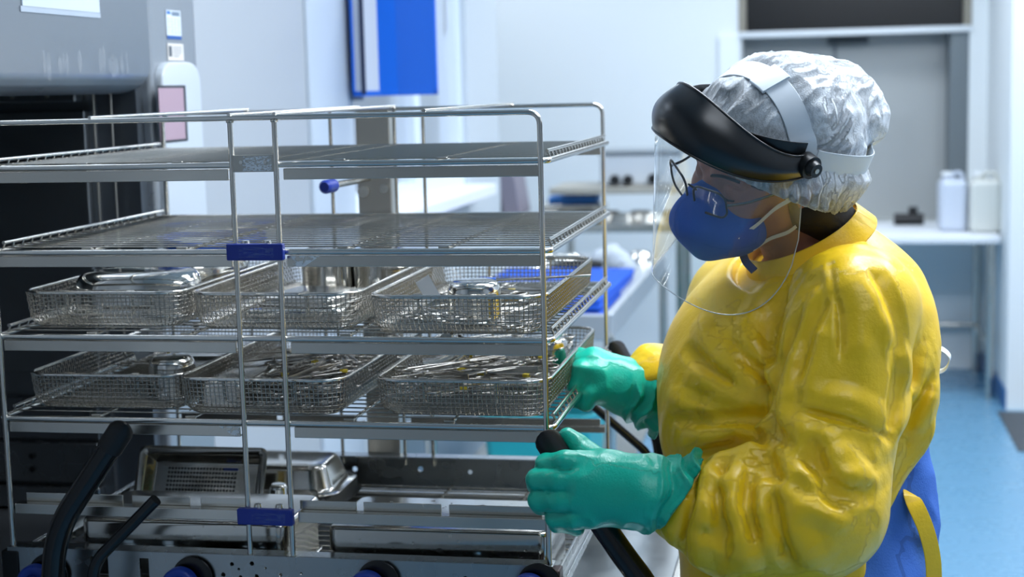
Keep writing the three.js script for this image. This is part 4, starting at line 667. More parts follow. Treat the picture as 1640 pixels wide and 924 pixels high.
function torsoBase(x, y, z) {
  let d = smin(sdEll(x, y, z, G.chest), sdEll(x, y, z, G.belly), 0.05);
  d = smin(d, sdEll(x, y, z, G.back), 0.05);
  d = smin(d, sdCap(x, y, z, G.shN, G.neck, 0.078, 0.074), 0.05);
  d = smin(d, sdCap(x, y, z, G.shF, G.neck, 0.078, 0.074), 0.05);
  d = smin(d, sdCap(x, y, z, G.k0, G.k1, 0.17, 0.2), 0.06);
  d = smax(d, Math.min(side(x, y, z, cut1), side(x, y, z, cut2)), 0.012);
  return smax(d, side(x, y, z, cut3), 0.03);
}
function sleeveBase(x, y, z) {
  let d = sdCap(x, y, z, G.aN, G.eN, 0.084, 0.083);
  d = smin(d, sdCap(x, y, z, G.e2, G.w1, 0.08, 0.076), 0.05);
  return smin(d, sdCap(x, y, z, G.w1, G.w2, 0.076, 0.05), 0.03);
}
function gownBase(x, y, z) {
  let d = smin(torsoBase(x, y, z), sleeveBase(x, y, z), 0.022);
  let f = sdCap(x, y, z, G.shF, G.eF, 0.08, 0.075); f = smin(f, sdCap(x, y, z, G.eF, G.wF, 0.075, 0.052), 0.03);
  d = smin(d, f, 0.03);
  const dx = x - colC.x, dy = y - colC.y, dz = z - colC.z, up = dx * colN.x + dy * colN.y + dz * colN.z;
  const rad = Math.sqrt(Math.max(0, dx * dx + dy * dy + dz * dz - up * up));
  d = smax(d, Math.min(up, 0.112 - rad), 0.01);
  return d;
}
// folds: [amplitude (+ ridge, - groove), width, points on the cloth]
const FOLDS = [
  [0.010, 0.012, [V(0.6, 1.1374, -0.1015), V(0.6285, 1.0938, -0.0529), V(0.684, 1.0587, -0.0179)]], [-0.009, 0.011, [V(0.5828, 1.1032, -0.0961), V(0.6375, 1.0749, -0.0401), V(0.6931, 1.0516, -0.012)]], [0.009, 0.012, [V(0.565, 1.0328, -0.094), V(0.6117, 1.0306, -0.0452), V(0.6841, 1.0379, -0.012)]], [-0.008, 0.012, [V(0.5649, 1.0067, -0.0917), V(0.6206, 1.0113, -0.0357), V(0.69, 1.0243, -0.0056)]],
  [0.010, 0.012, [V(0.5693, 0.9681, -0.0862), V(0.6205, 0.9901, -0.0341), V(0.6759, 1.0098, -0.0088)]], [0.009, 0.012, [V(0.5931, 0.9492, -0.0569), V(0.6431, 0.9911, 0.0641), V(0.6926, 1.0157, 0.0701)]], [-0.009, 0.011, [V(0.6025, 0.9605, -0.0476), V(0.6465, 0.98, -0.0173), V(0.6941, 1.0191, 0.0673)]],
  [0.011, 0.012, [V(0.7572, 1.1962, 0.0378), V(0.7338, 1.1445, 0.0429), V(0.7207, 1.0907, 0.0586), V(0.7163, 1.0537, 0.0753)]], [-0.008, 0.011, [V(0.7673, 1.1933, 0.0454), V(0.7472, 1.143, 0.0572), V(0.7342, 1.0935, 0.0723)]], [0.008, 0.013, [V(0.7727, 1.1638, 0.0613), V(0.7574, 1.1183, 0.0753), V(0.7444, 1.073, 0.0892)]],
  [0.010, 0.012, [V(0.7082, 1.0513, 0.0647), V(0.7461, 1.0372, 0.1069), V(0.7765, 1.0315, 0.1143)]], [-0.010, 0.012, [V(0.7038, 1.029, 0.0744), V(0.7348, 1.0048, 0.1219), V(0.7764, 0.9882, 0.1366)]], [0.011, 0.012, [V(0.7153, 1.0155, 0.1021), V(0.7539, 0.9927, 0.135), V(0.8027, 0.9811, 0.1307)]], [-0.009, 0.012, [V(0.7463, 1.0093, 0.1232), V(0.7802, 0.9757, 0.1424), V(0.8178, 0.965, 0.1278)]], [0.009, 0.012, [V(0.7727, 1.0208, 0.1194), V(0.8005, 0.9918, 0.1266), V(0.828, 0.9771, 0.1128)]],
  [-0.010, 0.012, [V(0.8657, 1.1053, 0.0416), V(0.8618, 1.0667, 0.0491), V(0.8488, 1.0237, 0.0737)]], [0.010, 0.012, [V(0.8953, 1.1027, -0.0664), V(0.8848, 1.0619, -0.0587), V(0.8621, 1.0419, 0.0463)]],
  [-0.016, 0.016, [V(0.7509, 1.2052, 0.0273), V(0.7195, 1.1191, 0.0371), V(0.7046, 1.0636, 0.046), V(0.6996, 1.009, 0.0928), V(0.7036, 0.9821, 0.126)]],
  [0.010, 0.013, [V(0.6321, 1.1218, -0.0653), V(0.6671, 1.0814, -0.0303), V(0.6981, 1.0588, -0.01)]], [-0.008, 0.011, [V(0.6467, 1.1269, -0.0608), V(0.6753, 1.0937, -0.0327), V(0.6997, 1.0684, -0.0125)]],
  [0.010, 0.012, [V(0.6533, 1.1352, -0.0631), V(0.6835, 1.1019, -0.0346), V(0.7059, 1.0793, 0.0344)]], [0.009, 0.012, [V(0.5931, 1.0728, -0.0713), V(0.6462, 1.0597, -0.0314), V(0.6966, 1.0462, -0.0059)]],
  [-0.007, 0.012, [V(0.5824, 1.0374, -0.0728), V(0.6379, 1.0304, -0.0281), V(0.695, 1.0334, -0.0026)]], [0.008, 0.013, [V(0.5747, 0.9923, -0.0777), V(0.638, 1.0055, -0.0244), V(0.6969, 1.031, 0.0544)]],
  [-0.007, 0.012, [V(0.5838, 0.964, -0.0676), V(0.6422, 0.9852, -0.0202), V(0.6948, 1.0211, 0.065)]], [0.007, 0.012, [V(0.6275, 0.9858, 0.0706), V(0.6677, 0.9984, 0.0784), V(0.6978, 1.0123, 0.0863)]],
  [0.009, 0.011, [V(0.7509, 1.1992, 0.0306), V(0.7231, 1.1564, 0.0161), V(0.7139, 1.1064, 0.0344)]], [-0.006, 0.010, [V(0.728, 1.2016, -0.0763), V(0.7017, 1.1568, -0.0628), V(0.6941, 1.114, -0.0387)]], [0.006, 0.012, [V(0.7063, 1.2054, -0.1144), V(0.6736, 1.1668, -0.0812), V(0.6663, 1.1282, -0.0537)]],
  [0.004, 0.005, [V(0.7705, 1.2337, 0.017), V(0.7797, 1.1865, 0.0538), V(0.7826, 1.127, 0.0785)]], [-0.004, 0.006, [V(0.7751, 1.2341, 0.0202), V(0.7858, 1.1793, 0.0583), V(0.7887, 1.1272, 0.0789)]],
  [0.008, 0.012, [V(0.7339, 1.1299, 0.0518), V(0.724, 1.0843, 0.0669), V(0.715, 1.0322, 0.0875)]],
  [0.005, 0.005, [V(0.7475, 1.0676, 0.0936), V(0.7992, 1.0576, 0.1021), V(0.8537, 1.0282, 0.0651)]], [-0.006, 0.007, [V(0.746, 1.0624, 0.0953), V(0.7977, 1.0503, 0.1048), V(0.8521, 1.0209, 0.0682)]],
  [0.006, 0.012, [V(0.7628, 1.0791, 0.094), V(0.7993, 1.0753, 0.0963), V(0.8495, 1.0423, 0.0712)]],
  [0.009, 0.013, [V(0.7007, 1.0217, 0.0778), V(0.7274, 0.984, 0.1344), V(0.7764, 0.951, 0.1526)]], [-0.010, 0.012, [V(0.7081, 0.9885, 0.1225), V(0.7465, 0.9683, 0.1476), V(0.7913, 0.9525, 0.148)]], [0.011, 0.013, [V(0.7122, 0.9757, 0.1341), V(0.7465, 0.9526, 0.1532), V(0.7876, 0.9394, 0.1518)]],
  [0.008, 0.012, [V(0.7422, 1.0583, 0.0948), V(0.7386, 1.0154, 0.1161), V(0.7175, 0.9796, 0.1334)]], [-0.007, 0.012, [V(0.7537, 1.0378, 0.109), V(0.7614, 0.9964, 0.1332), V(0.7839, 0.9616, 0.1476)]], [0.007, 0.014, [V(0.7916, 1.0314, 0.1124), V(0.8081, 0.9945, 0.1212), V(0.7989, 0.9605, 0.1423)]],
  [-0.012, 0.013, [V(0.8551, 1.1464, 0.0485), V(0.8616, 1.0985, 0.0482), V(0.852, 1.0384, 0.0677)]], [0.009, 0.011, [V(0.8897, 1.0781, -0.062), V(0.875, 1.0417, -0.0531), V(0.8554, 1.0291, 0.0616)]], [-0.008, 0.010, [V(0.903, 1.0687, -0.068), V(0.8899, 1.0365, -0.0591), V(0.8753, 1.0036, -0.0535)]], [0.009, 0.010, [V(0.9098, 1.0555, -0.0713), V(0.9, 1.027, -0.0647), V(0.8853, 1.0026, -0.0588)]], [0.007, 0.014, [V(0.8457, 1.1627, 0.0521), V(0.8616, 1.1221, 0.0458), V(0.8766, 1.0458, -0.0542)]],
  [-0.008, 0.014, [V(0.8231, 1.2312, 0.0301), V(0.8497, 1.1853, 0.044), V(0.8656, 1.129, 0.0399)]], [0.006, 0.016, [V(0.8078, 1.2384, 0.0238), V(0.8342, 1.194, 0.0494), V(0.8457, 1.1475, 0.0559)]], [0.006, 0.014, [V(0.7921, 1.2241, 0.0372), V(0.8133, 1.1795, 0.0591), V(0.8147, 1.1194, 0.0785)]],
  [0.015, 0.012, [V(0.6038, 0.9748, 0.0551), V(0.5918, 0.9452, 0.1072), V(0.5775, 0.8858, 0.0961)]], [-0.012, 0.010, [V(0.618, 0.9816, 0.0716), V(0.6088, 0.9417, 0.1225), V(0.5931, 0.8767, 0.1025)]], [0.016, 0.013, [V(0.6318, 0.9869, 0.0749), V(0.6234, 0.9443, 0.1303), V(0.6125, 0.8714, 0.1176)]], [-0.014, 0.011, [V(0.6445, 0.9886, 0.0873), V(0.6392, 0.9535, 0.1331), V(0.6475, 0.9022, 0.1484)]],
  [0.016, 0.013, [V(0.6606, 0.991, 0.0955), V(0.6565, 0.9553, 0.138), V(0.6669, 0.9116, 0.1511), V(0.6777, 0.873, 0.1411)]], [-0.012, 0.011, [V(0.6769, 0.9873, 0.1112), V(0.6743, 0.9493, 0.1432), V(0.6874, 0.9042, 0.1506)]], [0.012, 0.013, [V(0.6913, 0.981, 0.1231), V(0.692, 0.9429, 0.1467), V(0.7085, 0.8876, 0.1458)]], [-0.009, 0.012, [V(0.7055, 0.9684, 0.1372), V(0.7126, 0.9291, 0.1514), V(0.7313, 0.8796, 0.143)]], [0.009, 0.014, [V(0.7223, 0.9594, 0.1462), V(0.7353, 0.923, 0.1552), V(0.754, 0.8766, 0.1433)]],
  [0.010, 0.010, [V(0.6255, 0.9767, 0.0998), V(0.6464, 0.9706, 0.1214), V(0.6658, 0.9769, 0.122)]], [-0.010, 0.010, [V(0.6156, 0.9129, 0.1339), V(0.6357, 0.9085, 0.1439), V(0.6554, 0.9251, 0.1494)]],
];
const segs = []; for (const [h, r, p] of FOLDS) { const q = p.filter(v => v.x < 8); for (let i = 0; i + 1 < q.length; i++) segs.push([h, r, q[i], q[i + 1], h + ':' + p[0].x + ':' + p[0].y]); }
const byFold = new Map(); for (const s of segs) { if (!byFold.has(s[4])) byFold.set(s[4], []); byFold.get(s[4]).push(s); }
const foldList = [...byFold.values()].map(l => { const b = new THREE.Box3(); for (const s of l) { b.expandByPoint(s[2]); b.expandByPoint(s[3]); } const c = b.getCenter(new THREE.Vector3()), n = l.length; return { l, c, rad: b.getSize(new THREE.Vector3()).length() / 2 + l[0][1] * 3.2 }; });
function foldSD(x, y, z) {
  let d = 0;
  for (const f of foldList) {
    if (Math.hypot(x - f.c.x, y - f.c.y, z - f.c.z) > f.rad) continue;
    let m = 9, tt = 0; const n = f.l.length;
    for (let i = 0; i < n; i++) { const [, , a, b] = f.l[i]; const bx = b.x - a.x, by = b.y - a.y, bz = b.z - a.z, px = x - a.x, py = y - a.y, pz = z - a.z, t = clamp((px * bx + py * by + pz * bz) / (bx * bx + by * by + bz * bz), 0, 1), q = Math.hypot(px - bx * t, py - by * t, pz - bz * t); if (q < m) { m = q; tt = (i + t) / n; } }
    const h = f.l[0][0], w = f.l[0][1], taper = Math.min(1, 4 * Math.min(tt + 0.1, 1.1 - tt));
    d -= 1.45 * h * taper * Math.pow(Math.max(0, 1 - m / (w * (h > 0 ? 1.9 : 1.7))), 1.35);
  }
  return d;
}
const CRUMPLE = [[V(0.7014, 1.052, -0.0106), 0.19], [V(0.746, 0.9702, 0.0941), 0.17], [V(0.6383, 0.9379, 0.1199), 0.17], [V(0.8844, 1.033, -0.0755), 0.15], [V(0.5915, 0.9913, -0.0835), 0.16], [V(0.7125, 1.1907, -0.0312), 0.12], [V(0.5073, 1.0367, -0.3092), 0.1]];
function gownSD(x, y, z) {
  const b = gownBase(x, y, z); if (Math.abs(b) > 0.06) return b;
  let k = 0.12; for (const [c, r] of CRUMPLE) k = Math.max(k, 1 - Math.hypot(x - c.x, y - c.y, z - c.z) / r); k = Math.min(1, k * 1.3);
  const w = 0.06 * (vnoise(x * 7, y * 7, z * 7) - 0.5), n2 = vnoise(x * 6 + 3, y * 6, z * 6), p = (x + w) * 0.8 + y * 0.6, q = (y + w) * 0.8 - x * 0.6;
  const a = facet(p * 16, q * 30, z * 24 + w * 40), c = facet(q * 58 + 5, p * 48, (z - w) * 52 + 3);
  return b + foldSD(x, y, z) - k * (0.012 * (a - 0.5) + 0.004 * (c - 0.5)) - 0.008 * (n2 - 0.5);
}
const vinyl = phy(0xf3c71c, 0.35, 0, { bumpMap: withRep(T_grain, 10, 10), bumpScale: 0.00025, sheen: 0 });
{
  const lo = V(0.4474, 0.576, -0.5138), hi = V(0, 0, 0);
  const bb = new THREE.Box3(); for (const p of [V(0.5399, 1.3136, 0.0384), V(0.4842, 1.2745, -0.4595), V(0.9186, 1.3123, 0.0658), V(0.9638, 1.2666, -0.5028), V(0.5516, 0.8059, 0.2061), V(0.4795, 0.5787, -0.4178), V(0.9176, 0.8039, 0.1539), V(0.9687, 0.5842, -0.4648)]) bb.expandByPoint(p);
  bb.min.x -= 0.03; bb.max.x += 0.02; bb.min.z -= 0.02; bb.max.z += 0.03;
  const gown = part('gown', surfaceNets(gownSD, bb.min, bb.max, 0.004), vinyl, person, { label: 'yellow plastic gown' });
  // collar band
  const cp = [], cu = []; for (let i = 0; i < 48; i++) { const a = 2 * Math.PI * i / 48; cp.push(colC.clone().addScaledVector(colA, Math.cos(a)).addScaledVector(colB, Math.sin(a)).addScaledVector(colN, 0.006)); const o = colA.clone().multiplyScalar(Math.cos(a)).addScaledVector(colB, Math.sin(a)).normalize(); cu.push(colN.clone().addScaledVector(o, -0.45).normalize()); }
  part('collar', sweepProfile(cp, flatB(0.004, 0.036), { up: cu, closed: true }), vinyl, gown);
  // waist tie and hanging strap at the back
  const rib = (pts, w, n = 30) => { const p = spline(pts, n); return sweepProfile(p, flatB(0.0022, w), { up: V(0.2669, 0.9607, -0.0764) }); };
  part('waist_tie', sweepProfile(spline([V(0.7777, 0.8508, -0.0095), V(0.8121, 0.8618, -0.0281), V(0.8373, 0.8695, -0.0547), V(0.8657, 0.8769, -0.1025), V(0.8933, 0.8805, -0.1805)], 24), flatB(0.0022, 0.022), { up: V(0.5199, 0.852, -0.0621) }), vinyl, gown);
  part('strap', sweepProfile(spline([V(0.8796, 0.9164, -0.1208), V(0.8874, 0.9031, -0.0795), V(0.904, 0.865, -0.0777), V(0.9147, 0.8197, -0.0842), V(0.9172, 0.7616, -0.0872)], 24), flatB(0.026, 0.002), { up: V(0.5245, 0.2107, 0.8249) }), vinyl, gown);
  part('strap', sweepProfile(spline([V(0.882, 0.8957, -0.1802), V(0.8899, 0.863, -0.1775), V(0.9021, 0.8144, -0.1735), V(0.9057, 0.7353, -0.1637)], 20), flatB(0.02, 0.002), { up: V(0.6613, 0.1982, 0.7235) }), vinyl, gown);
}
single('white_tie_loop', sweepProfile(spline([V(0.9151, 1.1034, -0.1321), V(0.9285, 1.0997, -0.1343), V(0.9377, 1.0893, -0.1348), V(0.9319, 1.0742, -0.1316), V(0.9202, 1.0703, -0.1287), V(0.9135, 1.0764, -0.1282)], 30), flatB(0.0016, 0.015), { up: V(-0.1738, -0.2262, 0.9585) }), std(0xdfe6ea, 0.6), 'small white tie loop sticking out at the back of the yellow gown', 'tie');

// --- body under the clothes, one skin with the head
{
  const skin = phy(0xa9705a, 0.5, 0, { bumpMap: withRep(T_grain, 30, 30), bumpScale: 0.0002 });
  const hipC = V(0.7984, 0.7992, -0.1816), ground = (x, z) => V(x, 0.05, z);
  const hN = V(0.8058, 0.7683, -0.107), hFr = V(0.7887, 0.7233, -0.2416), kneeN = V(hN.x - 0.02, 0.5, hN.z), kneeF = V(hFr.x - 0.02, 0.5, hFr.z), ankN = ground(hN.x + 0.02, hN.z + 0.01), ankF = ground(hFr.x + 0.02, hFr.z - 0.02);
  const torsoSD = (x, y, z) => {
    let d = sdCap(x, y, z, V(0.761, 1.1251, -0.1865), hipC, 0.11, 0.12);
    d = smin(d, sdCap(x, y, z, G.shN, G.shF, 0.05, 0.05), 0.06); d = smin(d, sdCap(x, y, z, NECK, V(0.7567, 1.1428, -0.1879), 0.06, 0.08), 0.04);
    d = smin(d, sdCap(x, y, z, G.aN, G.eN, 0.046, 0.038), 0.03); d = smin(d, sdCap(x, y, z, G.eN, V(0.6103, 0.9263, 0.0602), 0.038, 0.027), 0.02); d = smin(d, sdCap(x, y, z, G.shF, G.eF, 0.046, 0.038), 0.03); d = smin(d, sdCap(x, y, z, G.eF, G.wF, 0.038, 0.027), 0.02);
    for (const [h, k, a] of [[hN, kneeN, ankN], [hFr, kneeF, ankF]]) { d = smin(d, sdCap(x, y, z, h, k, 0.078, 0.052), 0.03); d = smin(d, sdCap(x, y, z, k, a, 0.05, 0.034), 0.02); d = smin(d, sdCap(x, y, z, a.clone().add(V(0.03, -0.005, 0)), a.clone().add(V(-0.15, -0.02, 0)), 0.036, 0.026), 0.02); }
    return d;
  };
  const bb = new THREE.Box3(); for (const p of [G.shF, G.shN, G.e2, G.wF, G.eF, V(0.594, 0.9197, 0.0592), ankF, ankN]) bb.expandByPoint(p); bb.expandByScalar(0.14); bb.min.x -= 0.05; bb.min.y = 0; bb.max.y = NECK.y + 0.02;
  const hb = new THREE.Box3().setFromCenterAndSize(HEAD, V(0.34, 0.36, 0.34)); hb.min.y = NECK.y - 0.02; hb.expandByPoint(NECK);
  part('body', [surfaceNets(torsoSD, bb.min, bb.max, 0.014), surfaceNets(headSD, hb.min, hb.max, 0.0035)], skin, person, { label: 'face, neck and body under the clothes' });
  part('eyebrow', sweepProfile(spline([hp(0.016, 0.02, 0.104), hp(0.032, 0.0245, 0.0985), hp(0.05, 0.019, 0.083)], 10), flatB(0.006, 0.003), { up: HU }), std(0x20140f, 0.8), person, { label: 'dark eyebrow' });
  part('eyelashes', sweepProfile(spline([hp(0.022, -0.0125, 0.0885), hp(0.033, -0.014, 0.0905), hp(0.044, -0.0115, 0.0865)], 8), flatB(0.004, 0.0014), { up: HU }), std(0x120c0a, 0.8), person);
  // scrubs
  const scrub = std(0x386bc2, 0.85, 0, { bumpMap: T_cloth, bumpScale: 0.0008 });
  const sc = (x, y, z) => {
    let d = sdCap(x, y, z, V(0.768, 1.125, -0.1878), V(0.8069, 0.8463, -0.1793), 0.125, 0.118); d = smin(d, sdCap(x, y, z, V(0.8069, 0.8463, -0.1793), V(0.8158, 0.7132, -0.1634), 0.108, 0.125), 0.02);
    d = smin(d, sdCap(x, y, z, V(0.8177, 0.9043, -0.1685), V(0.8395, 0.902, -0.1726), 0.07, 0.062), 0.02);
    for (const [h, k, a] of [[hN, kneeN, ankN], [hFr, kneeF, ankF]]) { d = smin(d, sdCap(x, y, z, h, k, 0.1, 0.078), 0.03); d = smin(d, sdCap(x, y, z, k, a.clone().add(V(0, 0.07, 0)), 0.078, 0.068), 0.02); }
    const r = 1 - Math.abs(2 * vnoise(x * 16 + y * 8, y * 22, z * 14) - 1);
    return Math.max(d - 0.009 * (r * r - 0.3), y - NECK.y + 0.02);
  };
  const sb = bb.clone(); sb.min.y = 0.06;
  part('scrubs', surfaceNets(sc, sb.min, sb.max, 0.0095), scrub, person, { label: 'blue scrub suit' });
  // inner neckline seen at the throat
  part('scrub_neckline', sweepProfile(spline([V(0.6584, 1.2423, -0.1095), V(0.6639, 1.2264, -0.0982), V(0.676, 1.2138, -0.0887)], 14), flatB(0.003, 0.011), { up: V(0.9455, 0.3157, 0.0794) }), std(0x22407a, 0.85), person);
  for (const a of [ankN, ankF]) part('shoe', surfaceNets((x, y, z) => Math.max(smin(sdCap(x, y, z, V(a.x + 0.035, 0.04, a.z), V(a.x - 0.16, 0.032, a.z), 0.046, 0.036), sdCap(x, y, z, V(a.x, 0.06, a.z), V(a.x, 0.1, a.z), 0.046, 0.044), 0.03), 0.001 - y), V(a.x - 0.22, -0.01, a.z - 0.08), V(a.x + 0.11, 0.17, a.z + 0.08), 0.008), std(0xdfe3e6, 0.6), person);
}

// --- hair and the cap over it
const capE = [ell(V(0.7066, 1.4033, -0.1199), [AXR, AXU, AXN], [0.114, 0.104, 0.118]), ell(V(0.7709, 1.4227, -0.1764), ortho(V(0.9358, -0.3217, -0.1443), V(0.1942, 0.1288, 0.9725)), [0.086, 0.075, 0.066]), ell(V(0.7675, 1.3479, -0.1247), [AXR, AXU, AXN], [0.066, 0.052, 0.07]), ell(V(0.713, 1.3587, -0.0947), HX, [0.09, 0.06, 0.092])];
const capPlane = hp(0, 0.0, 0), capN = HU.clone().addScaledVector(HF, -0.62).addScaledVector(HL, -0.12).normalize();
function capBase(x, y, z, o = 0) {
  let d = smin(sdEll(x, y, z, capE[0]), sdEll(x, y, z, capE[1]), 0.03); d = smin(d, sdEll(x, y, z, capE[2]), 0.018); d = smin(d, sdEll(x, y, z, capE[3]), 0.03);
  return d;
}
const capCut = (x, y, z) => -((x - capPlane.x) * capN.x + (y - capPlane.y) * capN.y + (z - capPlane.z) * capN.z) - 0.03;
function march(o, dir, f) { let t = 0.3; for (let i = 0; i < 200; i++) { const v = f(o.x + dir.x * t, o.y + dir.y * t, o.z + dir.z * t); if (v < 0.0004) break; t -= v * 0.8; if (t < 0.02) break; } return o.clone().addScaledVector(dir, t); }
const crownPts = [], backPts = [];
{
  const o = hp(0, 0.055, 0.018);
  for (let k = 0; k <= 26; k++) { const a = lerp(-0.02, Math.PI + 0.02, k / 26), d = HL.clone().multiplyScalar(Math.cos(a)).addScaledVector(HU, Math.sin(a)); let p = march(o, d, capBase); const L = p.distanceTo(o); if (k < 3 || k > 23) p = o.clone().addScaledVector(d, Math.max(L, 0.1)); crownPts.push(p); }
  const o2 = hp(0, 0.052, 0.006);
  for (let k = 0; k <= 26; k++) { const a = lerp(0, Math.PI, k / 26), d = HL.clone().multiplyScalar(Math.cos(a)).addScaledVector(HF, -Math.sin(a)).addScaledVector(HU, -0.4 * Math.sin(a)).normalize(); backPts.push(march(o2, d, capBase)); }
}
const strapGroove = [...crownPts, ...backPts];
function capSD(x, y, z) {
  const b = capBase(x, y, z), c = capCut(x, y, z);
  if (Math.abs(b) > 0.05) return Math.max(b, c);
  let m = 9; for (const p of strapGroove) m = Math.min(m, (x - p.x) ** 2 + (y - p.y) ** 2 + (z - p.z) ** 2); m = Math.sqrt(m);
  const X = x - HEAD.x, Y = y - HEAD.y, Z = z - HEAD.z, f = X * HF.x + Y * HF.y + Z * HF.z, u = X * HU.x + Y * HU.y + Z * HU.z, l = X * HL.x + Y * HL.y + Z * HL.z;
  const wv = vnoise(x * 14, y * 14, z * 14) * 1.6, n = 1 - Math.abs(2 * vnoise(f * 14 + wv, u * 46 + f * 18 + wv * 2, l * 40) - 1), n2 = 1 - Math.abs(2 * vnoise(f * 30 + 7, u * 80 + f * 40 + wv * 3, l * 70) - 1);
  const edge = Math.exp(-Math.pow(c / 0.022, 2));
  const ruff = edge * 0.006 * Math.sin(Math.atan2(l, f) * 46 + 3 * wv);
  return smax(b - 0.0045 * (n * n - 0.3) - 0.0022 * (n2 * n2 - 0.3) + 0.014 * Math.exp(-Math.pow(m / 0.018, 2)) - ruff - edge * 0.004, c, 0.008);
}
{
  const hair = std(0x17100d, 0.6, 0, { bumpMap: withRep(T_cloth, 20, 20), bumpScale: 0.001 });
  const hb = new THREE.Box3(); for (const p of [V(0.6028, 1.5115, -0.0004), V(0.5813, 1.5171, -0.2745), V(0.8516, 1.5054, -0.0493), V(0.8636, 1.5101, -0.3299), V(0.6031, 1.2562, 0.0334), V(0.5832, 1.2294, -0.2162), V(0.8519, 1.25, -0.0155), V(0.863, 1.2225, -0.2712)]) hb.expandByPoint(p);
  const hairSD = (x, y, z) => {
    const cc = capCut(x, y, z);
    let d = sdEll(x, y, z, skull) - 0.008; d = Math.max(d, cc - 0.004);
    let b = sdEll(x, y, z, ell2); b = smin(b, Math.hypot(x - bun.x, y - bun.y, z - bun.z) - 0.04, 0.03);
    d = smin(d, Math.max(b, cc - 0.004), 0.02);
    const nape = sdCap(x, y, z, V(0.7526, 1.3036, -0.1159), V(0.7966, 1.259, -0.1599), 0.042, 0.03);
    return smin(d, nape, 0.02) - 0.003 * (vnoise(x * 60, y * 24, z * 60) - 0.5);
  };
  const ell2 = ell(V(0.7675, 1.4159, -0.1749), ortho(V(0.9358, -0.3217, -0.1443), V(0.1942, 0.1288, 0.9725)), [0.068, 0.056, 0.05]), bun = V(0.7734, 1.3488, -0.1363);
  part('hair', surfaceNets(hairSD, hb.min, hb.max, 0.005), hair, person, { label: 'dark hair under the cap' });
  const fibre = tex(512, (u, v) => { const w = pf(u, v, 8, 91), s = pnoise(u * 160 + w * 30, v * 40, 160, 93), f2 = pnoise(u * 256, v * 256, 256, 95); return clamp(0.56 + 0.42 * sstep(0.3, 0.75, w) + 0.35 * (s - 0.5) + 0.22 * (f2 - 0.5), 0.45, 1); }, { rep: [5, 5] });
  part('hair_cap', surfaceNets(capSD, hb.min, hb.max, 0.0032), std(0xd6dce1, 0.85, 0, { transparent: true, alphaMap: fibre, bumpMap: withRep(T_cloth, 14, 14), bumpScale: 0.0012, side: THREE.DoubleSide }), person, { label: 'sheer white bouffant hair cap' });
}

// --- respirator, glasses, face shield
{
  const m = thing('respirator_mask', 'blue cup respirator with white straps over nose and mouth', 'mask');
  const cup = ell(hp(0, -0.062, 0.064), HX, [0.069, 0.056, 0.06]);
  const a = hp(0, -0.012, 0.102), b = hp(0, -0.052, 0.12), c = hp(0, -0.1, 0.098);
  const sd = (x, y, z) => { let d = smin(sdEll(x, y, z, cup), sdCap(x, y, z, a, b, 0.013, 0.024), 0.03); d = smin(d, sdCap(x, y, z, b, c, 0.024, 0.018), 0.03); const X = x - HEAD.x, Y = y - HEAD.y, Z = z - HEAD.z, f = X * HF.x + Y * HF.y + Z * HF.z, u = X * HU.x + Y * HU.y + Z * HU.z; return smax(d, 0.042 + 0.35 * (u + 0.06) + 0.0 - f, 0.008); };
  const c0 = hp(0, -0.05, 0.09);
  part('cup', surfaceNets(sd, c0.clone().addScalar(-0.13), c0.clone().addScalar(0.13), 0.0034), std(0x0a56b8, 0.82, 0, { bumpMap: withRep(T_cloth, 20, 20), bumpScale: 0.0006 }), m);
  const onFace = (l, u, f, o = 0.0025) => { const p = hp(l, u, f); for (let k = 0; k < 12; k++) { const v = headSD(p.x, p.y, p.z) - o; const e = 0.002, n = V(headSD(p.x + e, p.y, p.z) - headSD(p.x - e, p.y, p.z), headSD(p.x, p.y + e, p.z) - headSD(p.x, p.y - e, p.z), headSD(p.x, p.y, p.z + e) - headSD(p.x, p.y, p.z - e)).normalize(); p.addScaledVector(n, -v); } return p; };
  const strap = pts => sweepProfile(spline(pts, 24), flatB(0.0012, 0.006), { up: HU });
  part('strap', strap([hp(0.062, -0.056, 0.084), hp(0.067, -0.045, 0.066), onFace(0.08, -0.028, 0.036, 0.004), onFace(0.085, -0.005, 0.012, 0.006), hp(0.088, 0.02, -0.012)]), std(0xe2e4e2, 0.7), m, { label: 'white elastic strap' });
  part('strap', strap([hp(0.06, -0.088, 0.062), onFace(0.066, -0.085, 0.035, 0.003), onFace(0.072, -0.072, 0.01, 0.004), onFace(0.074, -0.05, -0.014, 0.006), hp(0.078, -0.035, -0.03)]), std(0xe2e4e2, 0.7), m, { label: 'white elastic strap' });
  part('staple_tab', sweepProfile([hp(0.0615, -0.062, 0.088), hp(0.064, -0.053, 0.077)], flatB(0.0025, 0.009), { up: HU }), std(0xe8eae8, 0.6), m);
}
